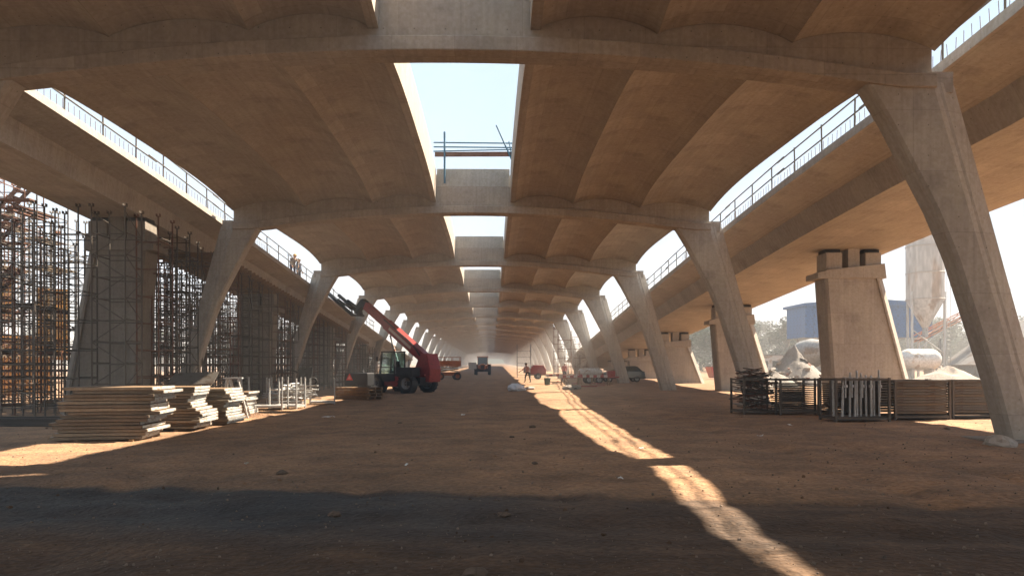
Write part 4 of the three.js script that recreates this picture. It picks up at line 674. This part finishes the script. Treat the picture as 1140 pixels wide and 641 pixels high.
// ---------------------------------------------------------------- people
function capField(bones, res, half, cy) {
  const mc = new MarchingCubes(res, new THREE.MeshBasicMaterial(), false, false, 90000); mc.isolation = 0; const n = mc.size, f = mc.field, P = new THREE.Vector3(), A = new THREE.Vector3(), AB = new THREE.Vector3();
  const B = bones.map(([a, b, ra, rb]) => ({ a, d: [b[0] - a[0], b[1] - a[1], b[2] - a[2]], l: (b[0] - a[0]) ** 2 + (b[1] - a[1]) ** 2 + (b[2] - a[2]) ** 2 || 1e-6, ra, rb }));
  for (let z = 0; z < n; z++) for (let y = 0; y < n; y++) for (let x = 0; x < n; x++) {
    const px = (x / n * 2 - 1) * half, py = (y / n * 2 - 1) * half + cy, pz = (z / n * 2 - 1) * half; let m = 9;
    for (const q of B) { const ax = px - q.a[0], ay = py - q.a[1], az = pz - q.a[2]; let t = (ax * q.d[0] + ay * q.d[1] + az * q.d[2]) / q.l; t = t < 0 ? 0 : t > 1 ? 1 : t; const dd = Math.hypot(ax - t * q.d[0], ay - t * q.d[1], az - t * q.d[2]) - (q.ra + (q.rb - q.ra) * t); const k = 0.03, h = clamp(0.5 + 0.5 * (m - dd) / k, 0, 1); m = m * (1 - h) + dd * h - k * h * (1 - h); }
    f[x + y * n + z * n * n] = -m;
  }
  mc.update(); const c = mc.count, pos = mc.positionArray.slice(0, c * 3), nor = mc.normalArray.slice(0, c * 3);
  for (let i = 0; i < c; i++) { pos[i * 3] *= half; pos[i * 3 + 1] = pos[i * 3 + 1] * half + cy; pos[i * 3 + 2] *= half; }
  const g = new THREE.BufferGeometry(); g.setAttribute('position', new THREE.BufferAttribute(pos, 3)); g.setAttribute('normal', new THREE.BufferAttribute(nor, 3)); return g;
}
function person(pos, turn, label, pose, shirt, trousers, helmet) {
  const o = thing('person', label, 'person', pos, turn);
  const { hipR = [-0.1, 0.93, 0], hipL = [0.1, 0.93, 0], kneeR, kneeL, footR, footL, chest = [0, 1.34, 0.02], head = [0, 1.66, 0.04], elR, haR, elL, haL } = pose;
  const shR = [chest[0] - 0.18, chest[1] + 0.08, chest[2]], shL = [chest[0] + 0.18, chest[1] + 0.08, chest[2]], hip = [0, 0.97, 0], toe = (f) => [f[0], f[1] - 0.03, f[2] + 0.17];
  const neck = [lerp(chest[0], head[0], 0.55), lerp(chest[1], head[1], 0.55), lerp(chest[2], head[2], 0.5)];
  const bones = [[hip, chest, 0.135, 0.15], [hipR, hipL, 0.11, 0.11], [shR, shL, 0.075, 0.075], [chest, neck, 0.075, 0.055], [neck, head, 0.055, 0.085], [[head[0], head[1] + 0.03, head[2]], [head[0], head[1] - 0.05, head[2] + 0.03], 0.095, 0.07], [[head[0], head[1] - 0.02, head[2] + 0.08], [head[0], head[1] - 0.035, head[2] + 0.105], 0.022, 0.018], [[head[0] - 0.09, head[1] - 0.02, head[2]], [head[0] + 0.09, head[1] - 0.02, head[2]], 0.024, 0.024],
    [hipR, kneeR, 0.095, 0.062], [kneeR, footR, 0.062, 0.045], [footR, toe(footR), 0.05, 0.04], [hipL, kneeL, 0.095, 0.062], [kneeL, footL, 0.062, 0.045], [footL, toe(footL), 0.05, 0.04],
    [shR, elR, 0.06, 0.045], [elR, haR, 0.043, 0.03], [shL, elL, 0.06, 0.045], [elL, haL, 0.043, 0.03]];
  let g = clean(capField(bones, 84, 1.02, 0.95));
  const extra = [];
  for (const [e, h, s] of [[elR, haR, -1], [elL, haL, 1]]) {           // palm, four fingers and thumb
    const d = new THREE.Vector3(h[0] - e[0], h[1] - e[1], h[2] - e[2]).normalize(), side = new THREE.Vector3(0, 0, 1).cross(d).lengthSq() > 0.05 ? new THREE.Vector3(1, 0, 0).cross(d).normalize() : new THREE.Vector3(1, 0, 0), H = new THREE.Vector3(...h);
    const at = (a, b) => H.clone().addScaledVector(d, a).addScaledVector(side, b).toArray(), curl = (a, b) => { const q = at(a, b); q[2] += 0.02; return q; };
    extra.push(tube(at(-0.01, 0), at(0.075, 0), 0.03, 7, 0.034));
    for (let k = 0; k < 4; k++) { const b = -0.028 + k * 0.019, l = [0.06, 0.075, 0.07, 0.055][k]; extra.push(tube(at(0.07, b), at(0.07 + l * 0.55, b * 1.1), 0.009, 5), tube(at(0.07 + l * 0.55, b * 1.1), curl(0.07 + l, b * 1.1), 0.009, 5, 0.007)); }
    extra.push(tube(at(0.015, 0.03), at(0.055, 0.058), 0.011, 5), tube(at(0.055, 0.058), at(0.085, 0.062), 0.01, 5, 0.008));
  }
  const skin = [0.36, 0.2, 0.13], paint = (gg, fn) => { const p = gg.attributes.position, c = new Float32Array(p.count * 3); for (let i = 0; i < p.count; i++) c.set(fn(p.getX(i), p.getY(i), p.getZ(i)), i * 3); gg.setAttribute('color', new THREE.BufferAttribute(c, 3)); gg.deleteAttribute('uv'); return gg; };
  const near = (x, y, z, q, r) => Math.hypot(x - q[0], y - q[1], z - q[2]) < r;
  g = paint(g, (x, y, z) => near(x, y, z, head, 0.19) || near(x, y, z, haR, 0.07) || near(x, y, z, haL, 0.07) ? skin : y < footR[1] + 0.06 && near(x, y, z, footR, 0.25) || near(x, y, z, footL, 0.14) ? [0.03, 0.025, 0.02] : y < 0.98 && !near(x, y, z, elR, 0.13) && !near(x, y, z, elL, 0.13) ? trousers : shirt);
  const all = mergeGeometries([g, ...extra.map((q) => paint(clean(q), () => skin))]);
  part('body', all, S(0xffffff, 0.85, 0, { vertexColors: true }), o);
  const hg = new THREE.SphereGeometry(0.122, 16, 8, 0, Math.PI * 2, 0, Math.PI / 2).scale(0.95, 1.02, 1.12).translate(head[0], head[1] + 0.04, head[2] + 0.005), brim = new THREE.CylinderGeometry(0.135, 0.14, 0.012, 18).scale(1, 1, 1.15).translate(head[0], head[1] + 0.045, head[2] + 0.03);
  if (helmet) part('hard_hat', [hg, brim], helmet, o); else part('hair', hg, S(L(0.02, 0.015, 0.012), 0.8), o);
  for (const s of [-1, 1]) part('eye', new THREE.SphereGeometry(0.011, 6, 4).translate(head[0] + s * 0.034, head[1] + 0.005, head[2] + 0.092), blackSteel, o);
  part('mouth', box(0.045, 0.007, 0.01, head[0], head[1] - 0.065, head[2] + 0.092), S(L(0.22, 0.08, 0.06), 0.7), o);
  return o;
}
const stand = { kneeR: [-0.12, 0.5, 0.03], kneeL: [0.12, 0.5, 0.02], footR: [-0.13, 0.08, 0], footL: [0.14, 0.08, -0.02], elR: [-0.27, 1.16, -0.02], haR: [-0.28, 0.9, 0.08], elL: [0.27, 1.16, -0.02], haL: [0.28, 0.9, 0.08] };
person([3.35, groundY(3.35, 70), -70], -0.6, 'person in pale shirt and dark trousers reaching out beside the frame scaffold', { ...stand, chest: [-0.06, 1.32, 0.1], head: [-0.1, 1.63, 0.16], elR: [-0.42, 1.16, 0.24], haR: [-0.62, 1.02, 0.36], elL: [0.2, 1.1, 0.12], haL: [0.02, 0.98, 0.32], kneeR: [-0.2, 0.5, 0.12], footR: [-0.26, 0.08, 0.08], kneeL: [0.16, 0.5, -0.02], footL: [0.22, 0.08, -0.14] }, [0.50, 0.30, 0.26], [0.02, 0.035, 0.03], null);
person([-12.9, topYL(51.5) + 0.0, -51.5], 1.2, 'person in dark clothes standing at the guardrail of the propped viaduct', stand, [0.05, 0.06, 0.09], [0.03, 0.03, 0.04], whitePaint);
person([-12.8, topYL(49.6) + 0.0, -49.6], 0.6, 'person stooping behind the guardrail on the propped viaduct', { ...stand, chest: [0, 1.24, 0.2], head: [0, 1.48, 0.38], elR: [-0.26, 1.0, 0.3], haR: [-0.2, 0.82, 0.5], elL: [0.26, 1.0, 0.3], haL: [0.2, 0.82, 0.5] }, [0.16, 0.12, 0.1], [0.03, 0.03, 0.05], yellowWood);
person([7.3, groundY(7.3, 76), -76], 2.6, 'person in rust-red overalls walking by the scaffold towers', { ...stand, kneeR: [-0.11, 0.52, 0.2], footR: [-0.12, 0.1, 0.28], kneeL: [0.11, 0.5, -0.04], footL: [0.12, 0.12, -0.3], haR: [-0.26, 0.95, -0.1], haL: [0.26, 0.98, 0.2] }, [0.30, 0.05, 0.04], [0.05, 0.05, 0.08], whitePaint);

// ---------------------------------------------------------------- small stones, litter
{
  const g = new THREE.IcosahedronGeometry(1, 0), p = g.attributes.position; const N = 5200;
  const m = new THREE.InstancedMesh(g, S(0xffffff, 0.95), N), o = new THREE.Object3D(), c = new THREE.Color();
  for (let i = 0; i < N; i++) { const d = 5.5 + 34 * Math.pow(rand(), 1.9), x = rr(-0.75, 0.75) * d * 1.02, s = 0.006 + 0.016 * Math.pow(rand(), 5); o.position.set(x, groundY(x, d) + s * 0.25, -d); o.rotation.set(rr(0, 6), rr(0, 6), rr(0, 6)); o.scale.set(s, s * rr(0.5, 0.9), s * rr(0.7, 1.3)); o.updateMatrix(); m.setMatrixAt(i, o.matrix); const t = rr(0.1, 0.26); m.setColorAt(i, c.setRGB(t, t * 0.76, t * 0.58)); }
  m.name = 'gravel'; m.castShadow = m.receiveShadow = true; m.userData = { kind: 'stuff', label: 'loose gravel strewn over the earth', category: 'gravel' }; scene.add(m);
  const cg = new THREE.IcosahedronGeometry(1, 1), cp = cg.attributes.position; for (let i = 0; i < cp.count; i++) { const n = 0.7 + 0.6 * vnoise(cp.getX(i) * 2 + 5, cp.getY(i) * 2 + cp.getZ(i) * 3 + 5, 441); cp.setXYZ(i, cp.getX(i) * n, cp.getY(i) * n, cp.getZ(i) * n); } cg.computeVertexNormals();
  const cm = new THREE.InstancedMesh(cg, S(0xffffff, 0.97), 800);
  for (let i = 0; i < 800; i++) { const d = 6 + 30 * Math.pow(rand(), 1.5), x = rr(-0.7, 0.7) * d, nn = fbm(x * 0.5, d * 0.5, 445, 2); const s = (0.008 + 0.028 * Math.pow(rand(), 9)) * (nn > 0.5 ? 1 : 0.5); o.position.set(x, groundY(x, d) + s * 0.15, -d); o.rotation.set(rr(0, 6), rr(0, 6), rr(0, 6)); o.scale.set(s, s * 0.7, s * 1.1); o.updateMatrix(); cm.setMatrixAt(i, o.matrix); const t = rr(0.5, 0.9) * (d < 10.1 - 0.17 * x ? 0.45 : 1); cm.setColorAt(i, c.setRGB(0.28 * t, 0.165 * t, 0.095 * t)); }  // clods inside the front lane carry its painted shade too
  cm.name = 'earth_clods'; cm.castShadow = cm.receiveShadow = true; cm.userData = { kind: 'stuff', label: 'crumbled clods of red earth', category: 'earth' }; scene.add(cm);
  const stone = (r, s) => { const q = new THREE.IcosahedronGeometry(r, 2), pp = q.attributes.position; for (let i = 0; i < pp.count; i++) { const n = 0.75 + 0.5 * vnoise(pp.getX(i) * 3 / r + s, pp.getY(i) * 3 / r + pp.getZ(i) * 2 / r + s, 400 + s); pp.setXYZ(i, pp.getX(i) * n * 1.2, pp.getY(i) * n * 0.65, pp.getZ(i) * n); } q.computeVertexNormals(); return boxUV(q, 4); };
  const grey = S(L(0.22, 0.16, 0.12), 0.95, 0, { map: concMap });
  solo('stone', 'rounded pale stone half sunk in the dark foreground earth', 'stone', stone(0.085, 3), grey, [-0.13, groundY(-0.13, 6.15) + 0.02, -6.15]);
  for (let i = 0; i < 12; i++) { const d = 6.5 + 26 * rand(), x = rr(-0.55, 0.62) * d; solo('stone', 'loose stone lying on the bare earth', 'stone', cached('st' + (i % 3), () => stone(0.05 + 0.015 * (i % 3), 7 + i % 3)), grey, [x, groundY(x, d) + 0.012, -d], rr(0, 6), 'loose stones on the earth'); }
  for (const [x, d, w] of [[-5.6, 26.2, 0.3], [-1.0, 26.9, 0.1], [-1.45, 13.0, 0.06], [3.1, 15.6, 0.09], [8.3, 21, 0.1], [-4.2, 13.2, 0.06], [1.9, 11.2, 0.08], [6.4, 18, 0.09]]) { const q = new THREE.PlaneGeometry(w * 1.6, w, 6, 4), pp = q.attributes.position; for (let i = 0; i < pp.count; i++) pp.setZ(i, 0.06 * vnoise(pp.getX(i) * 20 + 4 + x, pp.getY(i) * 20 + 9, 431)); q.rotateX(-Math.PI / 2); q.computeVertexNormals(); solo('paper_scrap', 'crumpled white scrap of paper on the bare earth', 'litter', q, S(L(0.72, 0.72, 0.70), 0.8, 0, { side: THREE.DoubleSide }), [x, groundY(x, d) + 0.008, -d], rr(0, 3), 'white scraps on the earth'); }
}

renderer.render(scene, camera);
